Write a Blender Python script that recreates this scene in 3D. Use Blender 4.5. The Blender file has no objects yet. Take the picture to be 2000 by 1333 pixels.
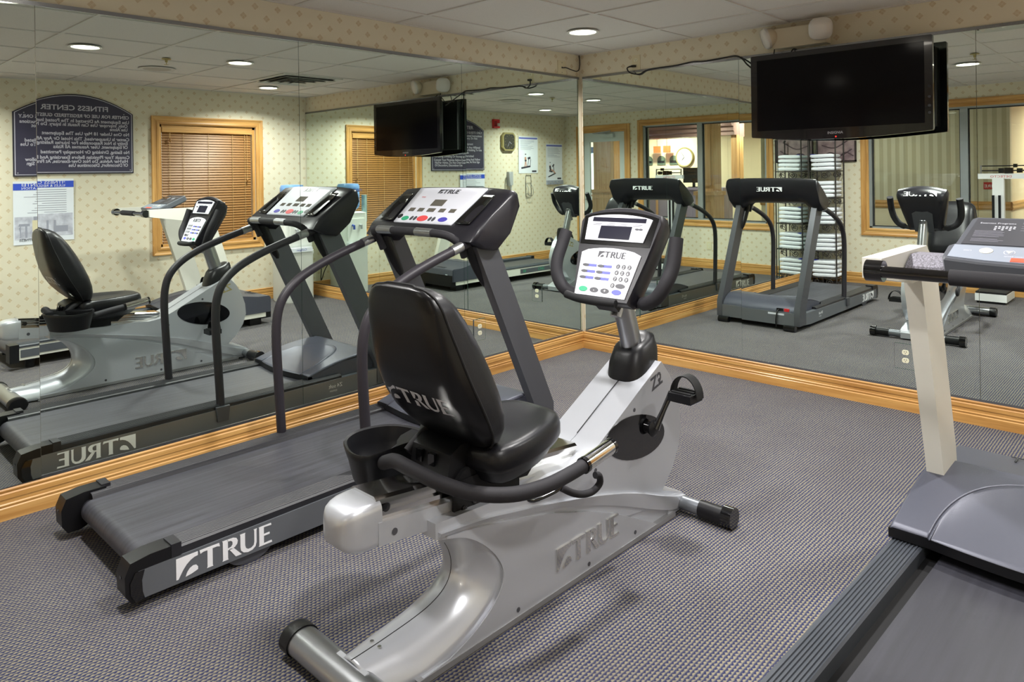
import bpy, bmesh, math, random
from mathutils import Vector, Matrix
random.seed(7)
SC = bpy.context.scene
COL = SC.collection
# ---------------------------------------------------------------- camera
H = 2.444; LX = 5.15; LY = 4.33            # room: corner at 0,0; left mirror wall y=0, right mirror wall x=0
CAM = Vector((4.8214, 3.7289, 1.468)); YAW = 3.9084; ROLL = -0.0138
F_PX, P_X, P_Y = 1411.47, 980.84, 338.56   # of the 2000 x 1333 frame
_fw = Vector((math.cos(YAW), math.sin(YAW), 0)); _rt = Vector((math.sin(YAW), -math.cos(YAW), 0)); _up = Vector((0, 0, 1))
_r2 = _rt * math.cos(ROLL) + _up * math.sin(ROLL); _u2 = _up * math.cos(ROLL) - _rt * math.sin(ROLL)
_cd = bpy.data.cameras.new('camera'); _co = bpy.data.objects.new('camera', _cd); COL.objects.link(_co)
_co.matrix_world = Matrix(((_r2.x, _u2.x, -_fw.x, CAM.x), (_r2.y, _u2.y, -_fw.y, CAM.y), (_r2.z, _u2.z, -_fw.z, CAM.z), (0, 0, 0, 1)))
_cd.sensor_width = 36; _cd.lens = F_PX / 2000 * 36
_cd.shift_x = (1000 - P_X) / 2000; _cd.shift_y = (P_Y - 666.5) / 2000
_cd.clip_start = 0.02; _cd.clip_end = 60
SC.camera = _co
# ---------------------------------------------------------------- world, exposure
_w = bpy.data.worlds.new('world'); SC.world = _w; _w.use_nodes = True
_w.node_tree.nodes['Background'].inputs[0].default_value = (0.85, 0.93, 1.0, 1)
_w.node_tree.nodes['Background'].inputs[1].default_value = 0.9
SC.view_settings.view_transform = 'Standard'; SC.view_settings.look = 'None'
SC.view_settings.exposure = 0.0; SC.view_settings.gamma = 1.0; SC.view_settings.use_curve_mapping = False
SC.cycles.max_bounces = 12; SC.cycles.glossy_bounces = 8; SC.cycles.diffuse_bounces = 5
SC.cycles.transmission_bounces = 8; SC.cycles.transparent_max_bounces = 12
# ---------------------------------------------------------------- ceiling lamps (recessed cans)
LAMPS = [(0.81, 0.66), (1.92, 2.17), (3.11, 2.18), (0.88, 3.63), (3.76, 3.59), (3.88, 0.86)]
LAMP_W = 36.0
def lamp_light(name, x, y, z, watts, r=0.085, col=(1.0, 0.98, 0.955), spread=2.6):
    ld = bpy.data.lights.new(name, 'AREA'); ld.shape = 'DISK'; ld.size = 2 * r; ld.energy = watts; ld.color = col; ld.spread = spread
    lo = bpy.data.objects.new(name, ld); COL.objects.link(lo); lo.location = (x, y, z)
    return lo
for _k, (_x, _y) in enumerate(LAMPS): lamp_light('can_light_glow', _x, _y, H - 0.012, LAMP_W * (1.0, 1.0, 1.0, 1.0, 0.9, 0.9)[_k])
# ---------------------------------------------------------------- materials
MT = {}
def _new(name):
    m = bpy.data.materials.new(name); m.use_nodes = True
    nt = m.node_tree; b = nt.nodes['Principled BSDF']; MT[name] = m
    return m, nt, b
def srgb(r, g, b):
    f = lambda c: (c / 255 / 12.92) if c / 255 <= 0.04045 else ((c / 255 + 0.055) / 1.055) ** 2.4
    return (f(r), f(g), f(b), 1)
def mat(name, col, rough=0.5, metal=0.0, spec=0.5, bump=None, coat=0.0, noise=None, emit=None):
    m, nt, b = _new(name)
    b.inputs['Base Color'].default_value = srgb(*col); b.inputs['Roughness'].default_value = rough
    b.inputs['Metallic'].default_value = metal; b.inputs['Specular IOR Level'].default_value = spec
    b.inputs['Coat Weight'].default_value = coat
    if emit: b.inputs['Emission Color'].default_value = srgb(*emit[0]); b.inputs['Emission Strength'].default_value = emit[1]
    if bump or noise:
        tc = nt.nodes.new('ShaderNodeTexCoord')
    if noise:   # (scale, second colour, contrast)
        n = nt.nodes.new('ShaderNodeTexNoise'); n.inputs['Scale'].default_value = noise[0]; n.inputs['Detail'].default_value = 5
        nt.links.new(tc.outputs['Object'], n.inputs['Vector'])
        r = nt.nodes.new('ShaderNodeValToRGB'); c = noise[2] / 2
        r.color_ramp.elements[0].position = 0.5 - c; r.color_ramp.elements[1].position = 0.5 + c
        r.color_ramp.elements[0].color = srgb(*col); r.color_ramp.elements[1].color = srgb(*noise[1])
        nt.links.new(n.outputs['Fac'], r.inputs['Fac']); nt.links.new(r.outputs['Color'], b.inputs['Base Color'])
    if bump:    # (scale, strength)
        n = nt.nodes.new('ShaderNodeTexNoise'); n.inputs['Scale'].default_value = bump[0]; n.inputs['Detail'].default_value = 3
        nt.links.new(tc.outputs['Object'], n.inputs['Vector'])
        bp = nt.nodes.new('ShaderNodeBump'); bp.inputs['Strength'].default_value = bump[1]; bp.inputs['Distance'].default_value = 0.002
        nt.links.new(n.outputs['Fac'], bp.inputs['Height']); nt.links.new(bp.outputs['Normal'], b.inputs['Normal'])
    return m
def mth(nt, op, a, b=None, c=None):
    n = nt.nodes.new('ShaderNodeMath'); n.operation = op
    for i, v in enumerate((a, b, c)):
        if v is None: continue
        if isinstance(v, (int, float)): n.inputs[i].default_value = v
        else: nt.links.new(v, n.inputs[i])
    return n.outputs[0]
def mixc(nt, fac, a, b):
    n = nt.nodes.new('ShaderNodeMix'); n.data_type = 'RGBA'
    if isinstance(fac, (int, float)): n.inputs['Factor'].default_value = fac
    else: nt.links.new(fac, n.inputs['Factor'])
    for k, v in (('A', a), ('B', b)):
        s = [i for i in n.inputs if i.name == k and i.type == 'RGBA'][0]
        if isinstance(v, tuple): s.default_value = v
        else: nt.links.new(v, s)
    return [o for o in n.outputs if o.type == 'RGBA'][0]
def xyz(nt, src='Position'):
    if src == 'Position':
        g = nt.nodes.new('ShaderNodeNewGeometry').outputs['Position']
    else:
        g = nt.nodes.new('ShaderNodeTexCoord').outputs['Object']
    s = nt.nodes.new('ShaderNodeSeparateXYZ'); nt.links.new(g, s.inputs[0]); return g, s.outputs
def noise(nt, vec, scale, detail=3, rough=0.5, sc=None):
    if sc:
        mp = nt.nodes.new('ShaderNodeMapping'); mp.inputs['Scale'].default_value = sc; nt.links.new(vec, mp.inputs['Vector']); vec = mp.outputs[0]
    n = nt.nodes.new('ShaderNodeTexNoise'); n.inputs['Scale'].default_value = scale; n.inputs['Detail'].default_value = detail; n.inputs['Roughness'].default_value = rough
    nt.links.new(vec, n.inputs['Vector']); return n.outputs['Fac']
def ramp(nt, fac, stops):
    r = nt.nodes.new('ShaderNodeValToRGB'); e = r.color_ramp.elements
    while len(e) < len(stops): e.new(0.5)
    for k, (p, c) in enumerate(stops): e[k].position = p; e[k].color = c
    nt.links.new(fac, r.inputs['Fac']); return r.outputs['Color']
def bumpn(nt, b, h, strength, dist=0.002):
    bp = nt.nodes.new('ShaderNodeBump'); bp.inputs['Strength'].default_value = strength; bp.inputs['Distance'].default_value = dist
    nt.links.new(h, bp.inputs['Height']); nt.links.new(bp.outputs['Normal'], b.inputs['Normal'])
def wallpaper(name, along):       # cream paper with small stamped diamonds in staggered rows
    m, nt, b = _new(name); g, s = xyz(nt); u = s[along]; v = s[2]
    P, Q = 0.136, 0.1204
    def lat(ou, ov):
        fu = mth(nt, 'SUBTRACT', mth(nt, 'FRACT', mth(nt, 'ADD', mth(nt, 'DIVIDE', u, P), ou)), 0.5)
        fv = mth(nt, 'SUBTRACT', mth(nt, 'FRACT', mth(nt, 'ADD', mth(nt, 'DIVIDE', v, Q), ov)), 0.5)
        d = mth(nt, 'ADD', mth(nt, 'MULTIPLY', mth(nt, 'ABSOLUTE', fu), P), mth(nt, 'MULTIPLY', mth(nt, 'ABSOLUTE', fv), Q))
        inside = mth(nt, 'LESS_THAN', d, 0.0205)
        cu = mth(nt, 'ABSOLUTE', mth(nt, 'SUBTRACT', mth(nt, 'MULTIPLY', fu, P), mth(nt, 'MULTIPLY', fv, Q)))
        cv = mth(nt, 'ABSOLUTE', mth(nt, 'ADD', mth(nt, 'MULTIPLY', fu, P), mth(nt, 'MULTIPLY', fv, Q)))
        cross = mth(nt, 'GREATER_THAN', mth(nt, 'MINIMUM', cu, cv), 0.0022)
        return mth(nt, 'MULTIPLY', inside, mth(nt, 'ADD', 0.6, mth(nt, 'MULTIPLY', cross, 0.4)))
    ou = 0.228 if along == 0 else 0.788; ov = 0.52 if along == 0 else 0.83
    f = mth(nt, 'MAXIMUM', lat(ou, ov), lat(ou + 0.5, ov + 0.5))
    n = noise(nt, g, 60, 4)
    f = mth(nt, 'MULTIPLY', f, mth(nt, 'ADD', 0.18, mth(nt, 'MULTIPLY', n, 0.8)))
    base = mixc(nt, noise(nt, g, 2.5, 3), srgb(214, 205, 182), srgb(220, 212, 190))
    nt.links.new(mixc(nt, f, base, srgb(188, 162, 122)), b.inputs['Base Color']); b.inputs['Roughness'].default_value = 0.75
    bumpn(nt, b, noise(nt, g, 400, 2), 0.08)
    return m
wallpaper('wallpaper_along_x', 0); wallpaper('wallpaper_along_y', 1)
def wood(name, along, c0=(198, 148, 82), c1=(162, 110, 52), c2=(218, 172, 106)):
    m, nt, b = _new(name); g, s = xyz(nt)
    sc = [26.0, 26.0, 26.0]; sc[along] = 1.3
    n1 = noise(nt, g, 1.0, 6, 0.6, sc); sc2 = [140.0, 140.0, 140.0]; sc2[along] = 3.0
    n2 = noise(nt, g, 1.0, 3, 0.6, sc2)
    col = ramp(nt, n1, [(0.28, srgb(*c1)), (0.5, srgb(*c0)), (0.72, srgb(*c2))])
    col = mixc(nt, mth(nt, 'MULTIPLY', ramp(nt, n2, [(0.5, (0, 0, 0, 1)), (0.75, (1, 1, 1, 1))]), 0.35), col, srgb(*c1))
    nt.links.new(col, b.inputs['Base Color']); b.inputs['Roughness'].default_value = 0.42; b.inputs['Coat Weight'].default_value = 0.15
    b.inputs['Coat Roughness'].default_value = 0.2
    bumpn(nt, b, n2, 0.1, 0.001)
    return m
for k, a in enumerate('xyz'): wood('oak_' + a, k)
for k, a in enumerate('xyz'): wood('lobby_wood_' + a, k, (206, 160, 112), (182, 132, 86), (222, 182, 138))
def carpet():
    m, nt, b = _new('carpet'); g, s = xyz(nt)
    w = noise(nt, g, 45, 2); w2 = noise(nt, g, 160, 2); TP = 2 * math.pi
    yy = mth(nt, 'ADD', mth(nt, 'DIVIDE', s[1], 0.0132), mth(nt, 'MULTIPLY', mth(nt, 'SUBTRACT', w, 0.5), 0.55))
    par = mth(nt, 'MULTIPLY', mth(nt, 'MODULO', mth(nt, 'FLOOR', mth(nt, 'ADD', yy, 0.25)), 2.0), 0.5)
    xx = mth(nt, 'ADD', mth(nt, 'ADD', mth(nt, 'DIVIDE', s[0], 0.0165), par), mth(nt, 'MULTIPLY', mth(nt, 'SUBTRACT', w2, 0.5), 0.7))
    a = mth(nt, 'ADD', mth(nt, 'MULTIPLY', mth(nt, 'SINE', mth(nt, 'MULTIPLY', mth(nt, 'ADD', yy, mth(nt, 'MULTIPLY', mth(nt, 'SINE', mth(nt, 'MULTIPLY', xx, TP)), 0.10)), TP)), 0.5), 0.5)
    c = mth(nt, 'ADD', mth(nt, 'MULTIPLY', mth(nt, 'SINE', mth(nt, 'MULTIPLY', xx, TP)), 0.5), 0.5)
    v = mth(nt, 'ADD', mth(nt, 'ADD', mth(nt, 'MULTIPLY', a, 0.50), mth(nt, 'MULTIPLY', c, 0.30)), mth(nt, 'MULTIPLY', noise(nt, g, 420, 3), 0.36))
    col = ramp(nt, v, [(0.28, srgb(34, 38, 74)), (0.46, srgb(62, 65, 86)), (0.64, srgb(100, 98, 93)), (0.88, srgb(134, 126, 108))])
    big = noise(nt, g, 3.0, 4)
    col = mixc(nt, mth(nt, 'MULTIPLY', ramp(nt, big, [(0.4, (0, 0, 0, 1)), (0.75, (1, 1, 1, 1))]), 0.22), col, srgb(68, 62, 66))
    nt.links.new(col, b.inputs['Base Color']); b.inputs['Roughness'].default_value = 0.95; b.inputs['Specular IOR Level'].default_value = 0.1
    bumpn(nt, b, v, 0.5, 0.004)
carpet()
def tilemat():
    m, nt, b = _new('acoustic_tile'); g, s = xyz(nt)
    n = noise(nt, g, 150, 4, 0.6); n2 = noise(nt, g, 420, 2)
    pit = ramp(nt, n, [(0.60, (0, 0, 0, 1)), (0.68, (1, 1, 1, 1))])
    col = mixc(nt, mth(nt, 'MULTIPLY', pit, 0.45), srgb(216, 211, 206), srgb(168, 163, 158))
    nt.links.new(col, b.inputs['Base Color']); b.inputs['Roughness'].default_value = 0.95; b.inputs['Specular IOR Level'].default_value = 0.1
    bumpn(nt, b, mth(nt, 'ADD', mth(nt, 'MULTIPLY', pit, -1.0), n2), 0.35, 0.003)
tilemat()
mat('grid_metal', (206, 202, 197), 0.6)
mat('edge_metal', (150, 152, 156), 0.25, 0.9)
def mirror():
    m, nt, b = _new('mirror_glass')
    b.inputs['Base Color'].default_value = (0.83, 0.91, 0.85, 1); b.inputs['Metallic'].default_value = 1.0; b.inputs['Roughness'].default_value = 0.0
mirror()
mat('mirror_edge', (60, 84, 76), 0.2)
def clear(name, tint=(1, 1, 1, 1), refl=0.08):
    m = bpy.data.materials.new(name); m.use_nodes = True; nt = m.node_tree; nt.nodes.remove(nt.nodes['Principled BSDF']); MT[name] = m
    t = nt.nodes.new('ShaderNodeBsdfTransparent'); t.inputs[0].default_value = tint
    gl = nt.nodes.new('ShaderNodeBsdfGlossy'); gl.inputs['Roughness'].default_value = 0.02
    fr = nt.nodes.new('ShaderNodeFresnel'); fr.inputs[0].default_value = 1.45
    mx = nt.nodes.new('ShaderNodeMixShader'); nt.links.new(mth(nt, 'MULTIPLY', fr.outputs[0], 1.0), mx.inputs[0])
    nt.links.new(t.outputs[0], mx.inputs[1]); nt.links.new(gl.outputs[0], mx.inputs[2]); nt.links.new(mx.outputs[0], nt.nodes['Material Output'].inputs[0])
clear('window_glass', (0.95, 0.98, 0.96, 1)); clear('acrylic', (0.9, 0.94, 0.92, 1)); clear('bottle_water', (0.55, 0.75, 0.92, 1))
mat('bike_silver', (194, 197, 204), 0.30, 0.5, coat=0.25)
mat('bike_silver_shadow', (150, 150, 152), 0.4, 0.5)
mat('chrome', (225, 225, 222), 0.10, 1.0)
mat('brushed_steel', (176, 178, 182), 0.28, 0.95)
mat('black_plastic', (17, 17, 20), 0.38, spec=0.35)
mat('black_satin', (10, 10, 13), 0.30, spec=0.35)
mat('black_gloss', (10, 10, 12), 0.12, coat=0.5)
mat('black_matte', (20, 20, 22), 0.65, spec=0.3)
mat('vinyl_black', (17, 17, 21), 0.36, spec=0.35, bump=(260, 0.12))
mat('foam_black', (36, 35, 39), 0.7, spec=0.3, bump=(500, 0.2))
mat('console_black', (27, 26, 32), 0.34, spec=0.4)
mat('console_face', (214, 216, 226), 0.35)
mat('face_grey_text', (120, 120, 130), 0.5)
mat('screen_dark', (34, 34, 46), 0.12)
mat('lcd_window', (96, 92, 84), 0.15)
mat('tread_silver', (122, 126, 132), 0.33, 0.6)
mat('tread_grey', (80, 81, 87), 0.42, 0.35)
mat('tread_black', (32, 32, 37), 0.42, spec=0.4, bump=(300, 0.1))
mat('handrail_black', (40, 37, 43), 0.45, spec=0.4)
def belt(name, c0, c1):
    m, nt, b = _new(name); g, s = xyz(nt)
    n = noise(nt, g, 1.0, 4, 0.6, (2.0, 60.0, 1.0)); n2 = noise(nt, g, 900, 2)
    nt.links.new(ramp(nt, n, [(0.35, srgb(*c0)), (0.7, srgb(*c1))]), b.inputs['Base Color'])
    b.inputs['Roughness'].default_value = 0.45; bumpn(nt, b, n2, 0.25, 0.001)
belt('belt_worn', (46, 46, 52), (68, 68, 76)); belt('belt_dark', (44, 44, 51), (52, 52, 60))
mat('hood_grey', (74, 76, 88), 0.40, 0.25, bump=(420, 0.18))
mat('rail_ribbed', (62, 66, 73), 0.38)
mat('tread_white', (216, 214, 204), 0.4)
mat('white_letter', (232, 232, 236), 0.45)
mat('silver_letter', (170, 170, 176), 0.3, 0.7)
mat('logo_silver', (186, 186, 194), 0.35, 0.2)
mat('dark_letter', (60, 60, 66), 0.4)
mat('black_letter', (30, 30, 34), 0.5)
mat('red_button', (214, 70, 74), 0.4); mat('green_button', (46, 160, 118), 0.4); mat('blue_button', (70, 64, 168), 0.4)
mat('dark_button', (70, 70, 76), 0.4); mat('violet_key', (88, 92, 190), 0.4); mat('ivory', (226, 222, 196), 0.4); mat('cream_button', (236, 232, 214), 0.4)
mat('console2_grey', (84, 87, 94), 0.4); mat('console2_light', (150, 158, 172), 0.38); mat('orange_red', (238, 96, 70), 0.4)
mat('granite_plastic', (78, 76, 82), 0.6, noise=(220, (140, 138, 150), 0.3))
mat('tv_black', (16, 15, 17), 0.12, coat=0.6); mat('tv_screen', (9, 8, 11), 0.10, spec=0.18); mat('tv_back', (18, 18, 20), 0.45)
mat('plastic_white', (226, 226, 220), 0.45); mat('beige_plastic', (206, 194, 170), 0.5); mat('lamp_lens', (210, 206, 200), 0.1)
mat('plate_ivory', (214, 204, 172), 0.45)
mat('cable_black', (18, 17, 18), 0.5); mat('red_led', (255, 30, 20), 0.4, emit=((255, 40, 30), 3.0))
mat('can_glow', (255, 250, 240), 0.5, emit=((255, 247, 232), 9.0))
mat('sign_navy', (56, 52, 74), 0.5); mat('sign_edge', (40, 38, 52), 0.5); mat('sign_text', (196, 192, 206), 0.5)
mat('paper', (226, 230, 238), 0.6); mat('paper_blue', (46, 78, 196), 0.5); mat('paper_grey', (168, 168, 182), 0.6, noise=(14, (206, 208, 220), 0.3)); mat('ink', (60, 60, 70), 0.6); mat('ink_light', (150, 152, 166), 0.6); mat('skin_print', (196, 150, 130), 0.6)
mat('paper_violet', (110, 116, 190), 0.5); mat('paper_tray', (150, 154, 168), 0.5)
mat('blind_wood', (150, 104, 50), 0.45); mat('blind_cord', (196, 160, 104), 0.7)
mat('daylight', (255, 255, 255), 0.5, emit=((235, 244, 255), 1.6))
mat('door_paint', (196, 206, 204), 0.4); mat('gasket', (30, 32, 36), 0.5); mat('alu_frame', (168, 174, 178), 0.35, 0.6)
mat('alarm_red', (196, 36, 40), 0.4); mat('clock_gold', (176, 164, 116), 0.35, 0.5); mat('clock_face', (58, 56, 50), 0.4)
mat('phone_grey', (164, 166, 168), 0.45); mat('wire_grey', (110, 112, 112), 0.35, 0.7)
mat('bottle_cap', (110, 150, 200), 0.3); mat('cooler_white', (230, 232, 226), 0.35); mat('cooler_blue', (60, 84, 170), 0.4); mat('cup_tube', (150, 176, 176), 0.2)
mat('towel', (232, 234, 242), 0.95, bump=(500, 0.5)); mat('towel_blue', (40, 52, 168), 0.9); mat('wrought_iron', (44, 38, 36), 0.5)
mat('picture_frame', (54, 40, 40), 0.35); mat('picture_print', (170, 148, 146), 0.5, noise=(9, (120, 98, 104), 0.35)); mat('picture_mark', (88, 70, 76), 0.5)
mat('scale_white', (222, 224, 224), 0.4)
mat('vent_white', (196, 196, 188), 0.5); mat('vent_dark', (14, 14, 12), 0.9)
mat('speaker_grille', (176, 170, 162), 0.7)
mat('lobby_cream', (236, 222, 192), 0.7); mat('lobby_ceiling', (232, 230, 222), 0.8); mat('lobby_floor', (176, 156, 132), 0.4); mat('desk_violet', (150, 140, 168), 0.5); mat('desk_beam', (142, 112, 110), 0.4); mat('lobby_glow', (255, 250, 240), 0.5, emit=((255, 246, 228), 1.8)); mat('lobby_orange', (230, 90, 50), 0.5, emit=((255, 90, 40), 0.8)); mat('lobby_clock_face', (250, 246, 236), 0.5)
mat('exit_white', (236, 226, 222), 0.5); mat('exit_red', (250, 80, 80), 0.5, emit=((255, 60, 60), 1.6)); mat('blue_frame', (52, 66, 104), 0.4); mat('day_pane', (250, 252, 255), 0.4, emit=((225, 236, 255), 2.2)); mat('fire_red', (190, 52, 48), 0.4); mat('picture_green', (96, 112, 98), 0.5)
def stripes():
    m, nt, b = _new('striped_paper'); g, s = xyz(nt)
    f = mth(nt, 'FRACT', mth(nt, 'DIVIDE', s[1], 0.115)); a = mth(nt, 'LESS_THAN', f, 0.5)
    nt.links.new(mixc(nt, a, srgb(214, 208, 184), srgb(190, 182, 156)), b.inputs['Base Color']); b.inputs['Roughness'].default_value = 0.7
stripes()
# ---------------------------------------------------------------- mesh helpers
OFF = {}
def V(*a): return Vector(a)
def spline(pts, n=6, closed=False):
    P = [Vector(p) for p in pts]; out = []; L = len(P)
    segs = L if closed else L - 1
    for i in range(segs):
        p1, p2 = P[i], P[(i + 1) % L]
        p0 = P[i - 1] if (i > 0 or closed) else p1 * 2 - p2
        p3 = P[(i + 2) % L] if (i + 2 < L or closed) else p2 * 2 - p1
        for k in range(n):
            t = k / n
            out.append(0.5 * ((2 * p1) + (p2 - p0) * t + (2 * p0 - 5 * p1 + 4 * p2 - p3) * t * t + (3 * p1 - p0 - 3 * p2 + p3) * t ** 3))
    if not closed: out.append(P[-1])
    return out
class B:
    def __init__(self): self.bm = bmesh.new()
    def _bev(self, verts, bev, seg):
        if bev <= 0: return
        vs = set(verts); ed = [e for e in self.bm.edges if e.verts[0] in vs and e.verts[1] in vs and len(e.link_faces) == 2 and e.calc_face_angle(0) > 0.45]
        bmesh.ops.bevel(self.bm, geom=ed, offset=bev, segments=seg, profile=0.5, affect='EDGES', clamp_overlap=True)
    def poly(self, P, flip=False):
        vs = [self.bm.verts.new(p) for p in P]
        if flip: vs.reverse()
        self.bm.faces.new(vs); return self
    def box(self, x0, x1, y0, y1, z0, z1, bev=0, seg=2, M=None):
        c = [V(x, y, z) for z in (z0, z1) for y in (y0, y1) for x in (x0, x1)]
        if M: c = [M @ p for p in c]
        v = [self.bm.verts.new(p) for p in c]
        for f in ((0, 2, 3, 1), (4, 5, 7, 6), (0, 1, 5, 4), (2, 6, 7, 3), (0, 4, 6, 2), (1, 3, 7, 5)): self.bm.faces.new([v[i] for i in f])
        self._bev(v, bev, seg); return self
    def prism(self, pts, axis, a0, a1, bev=0, seg=2, M=None):
        """polygon given in the two other axes (x,z for y; y,z for x; x,y for z)"""
        def mk(p, a):
            q = {'x': (a, p[0], p[1]), 'y': (p[0], a, p[1]), 'z': (p[0], p[1], a)}[axis]
            return M @ Vector(q) if M else Vector(q)
        A = [self.bm.verts.new(mk(p, a0)) for p in pts]; D = [self.bm.verts.new(mk(p, a1)) for p in pts]
        n = len(pts); self.bm.faces.new(A); self.bm.faces.new(D[::-1])
        for i in range(n): self.bm.faces.new((A[i], D[i], D[(i + 1) % n], A[(i + 1) % n]))
        self._bev(A + D, bev, seg); return self
    def extr(self, pts3, vec, bev=0, seg=2):
        """polygon in 3D extruded by vec"""
        A = [self.bm.verts.new(p) for p in pts3]; D = [self.bm.verts.new(Vector(p) + Vector(vec)) for p in pts3]
        n = len(A); self.bm.faces.new(A); self.bm.faces.new(D[::-1])
        for i in range(n): self.bm.faces.new((A[i], D[i], D[(i + 1) % n], A[(i + 1) % n]))
        self._bev(A + D, bev, seg); return self
    def loft(self, rings, closed=True, cap=True, wrap=False):
        R = [[self.bm.verts.new(p) for p in r] for r in rings]; n = len(R[0])
        pairs = list(zip(R[:-1], R[1:])) + ([(R[-1], R[0])] if wrap else [])
        for a, b in pairs:
            for i in range(n if closed else n - 1):
                j = (i + 1) % n; self.bm.faces.new((a[i], a[j], b[j], b[i]))
        if cap and closed and not wrap: self.bm.faces.new(R[0][::-1]); self.bm.faces.new(R[-1])
        return self
    def tube(self, path, r, n=12, closed=False, cap=True, flat=1.0, ref=None):
        P = [Vector(p) for p in path]; m = len(P); rs = r if isinstance(r, (list, tuple)) else [r] * m
        rings = []; prev = None
        for i in range(m):
            a = P[i - 1] if (i > 0 or closed) else P[i]; b = P[(i + 1) % m] if (i < m - 1 or closed) else P[i]
            t = (b - a).normalized()
            if prev is None:
                up = Vector(ref) if ref else (Vector((0, 0, 1)) if abs(t.z) < 0.9 else Vector((1, 0, 0)))
                u = (up - t * up.dot(t)).normalized()
            else: u = (prev - t * prev.dot(t)).normalized()
            prev = u; w = t.cross(u)
            rings.append([P[i] + (u * math.cos(k * 2 * math.pi / n) * flat + w * math.sin(k * 2 * math.pi / n)) * rs[i] for k in range(n)])
        return self.loft(rings, True, cap, closed)
    def lathe(self, prof, c, axis='z', n=24):
        rings = []
        for r, h in prof:
            ring = []
            for k in range(n):
                a = k * 2 * math.pi / n; p = (max(r, 1e-4) * math.cos(a), max(r, 1e-4) * math.sin(a))
                q = {'z': (p[0], p[1], h), 'x': (h, p[0], p[1]), 'y': (p[0], h, p[1])}[axis]; ring.append(Vector(c) + Vector(q))
            rings.append(ring)
        return self.loft(rings)
    def grid(self, fn, nu, nv):
        R = [[self.bm.verts.new(fn(i / nu, j / nv)) for j in range(nv + 1)] for i in range(nu + 1)]
        for i in range(nu):
            for j in range(nv): self.bm.faces.new((R[i][j], R[i + 1][j], R[i + 1][j + 1], R[i][j + 1]))
        return self
    def move(self, M):
        bmesh.ops.transform(self.bm, matrix=M, verts=self.bm.verts); return self
    def done(self, name, m, parent=None, smooth=38, base=None, solid=None, weld=False):
        bm = self.bm
        if weld: bmesh.ops.remove_doubles(bm, verts=bm.verts, dist=1e-5)
        if len(bm.faces): bmesh.ops.recalc_face_normals(bm, faces=bm.faces)
        me = bpy.data.meshes.new(name)
        if parent is not None: off = OFF[parent.name]
        elif base is not None: off = Vector(base)
        else:
            xs = [v.co for v in bm.verts]
            off = Vector(((min(p.x for p in xs) + max(p.x for p in xs)) / 2, (min(p.y for p in xs) + max(p.y for p in xs)) / 2, min(p.z for p in xs)))
        for v in bm.verts: v.co -= off
        bm.to_mesh(me); bm.free(); me.materials.append(MT[m])
        if smooth:
            me.shade_smooth(); me.set_sharp_from_angle(angle=math.radians(smooth))
        o = bpy.data.objects.new(name, me); COL.objects.link(o); OFF[o.name] = off
        if parent is not None: o.parent = parent
        else: o.location = off
        if solid:
            md = o.modifiers.new('thickness', 'SOLIDIFY'); md.thickness = solid; md.offset = -1
        return o
def thing(name, label, cat, loc, group=None, rotz=0):
    o = bpy.data.objects.new(name, None); COL.objects.link(o); o.location = loc; o.rotation_euler = (0, 0, rotz); o.empty_display_size = 0.1
    OFF[o.name] = Vector(loc); return tag(o, label, cat, group)
def tag(o, label, cat, group=None):
    o['label'] = label; o['category'] = cat
    if group: o['group'] = group
    return o
def struct(o, label=None):
    o['kind'] = 'structure'
    if label: o['label'] = label
    return o
def copy_tree(o, delta=(0, 0, 0), label=None, parent=None):
    c = o.copy(); COL.objects.link(c); OFF[c.name] = OFF[o.name]
    if parent is not None: c.parent = parent
    else: c.location = o.location + Vector(delta)
    if label: c['label'] = label
    for ch in list(o.children): copy_tree(ch, parent=c)
    return c
def frame(o, r, u):
    """matrix taking local x,y,z (right, up, towards the reader) to the wall"""
    r = Vector(r).normalized(); u = Vector(u).normalized(); n = r.cross(u); o = Vector(o)
    return Matrix(((r.x, u.x, n.x, o.x), (r.y, u.y, n.y, o.y), (r.z, u.z, n.z, o.z), (0, 0, 0, 1)))
_dg = None
def text(s, o, r, u, size, m, parent, name='lettering', align='LEFT', depth=0.0, width=None, bold=0.0, line=1.0):
    cu = bpy.data.curves.new('t', 'FONT'); cu.body = s; cu.size = size; cu.align_x = align; cu.extrude = depth; cu.offset = bold; cu.space_line = line
    cu.resolution_u = 2
    ob = bpy.data.objects.new('t', cu); COL.objects.link(ob); dg = bpy.context.evaluated_depsgraph_get(); dg.update()
    me = bpy.data.meshes.new_from_object(ob.evaluated_get(dg)); bpy.data.objects.remove(ob); bpy.data.curves.remove(cu)
    b = B(); b.bm.from_mesh(me); bpy.data.meshes.remove(me)
    if width:
        xs = [v.co.x for v in b.bm.verts]; k = width / max(1e-6, max(xs) - min(xs))
        for v in b.bm.verts: v.co.x *= k
    b.move(frame(o, r, u)); return b.done(name, m, parent, smooth=0)
def arc(cx, cy, rx, ry, a0, a1, n):
    return [(cx + rx * math.cos(math.radians(a0 + (a1 - a0) * i / n)), cy + ry * math.sin(math.radians(a0 + (a1 - a0) * i / n))) for i in range(n + 1)]
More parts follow.
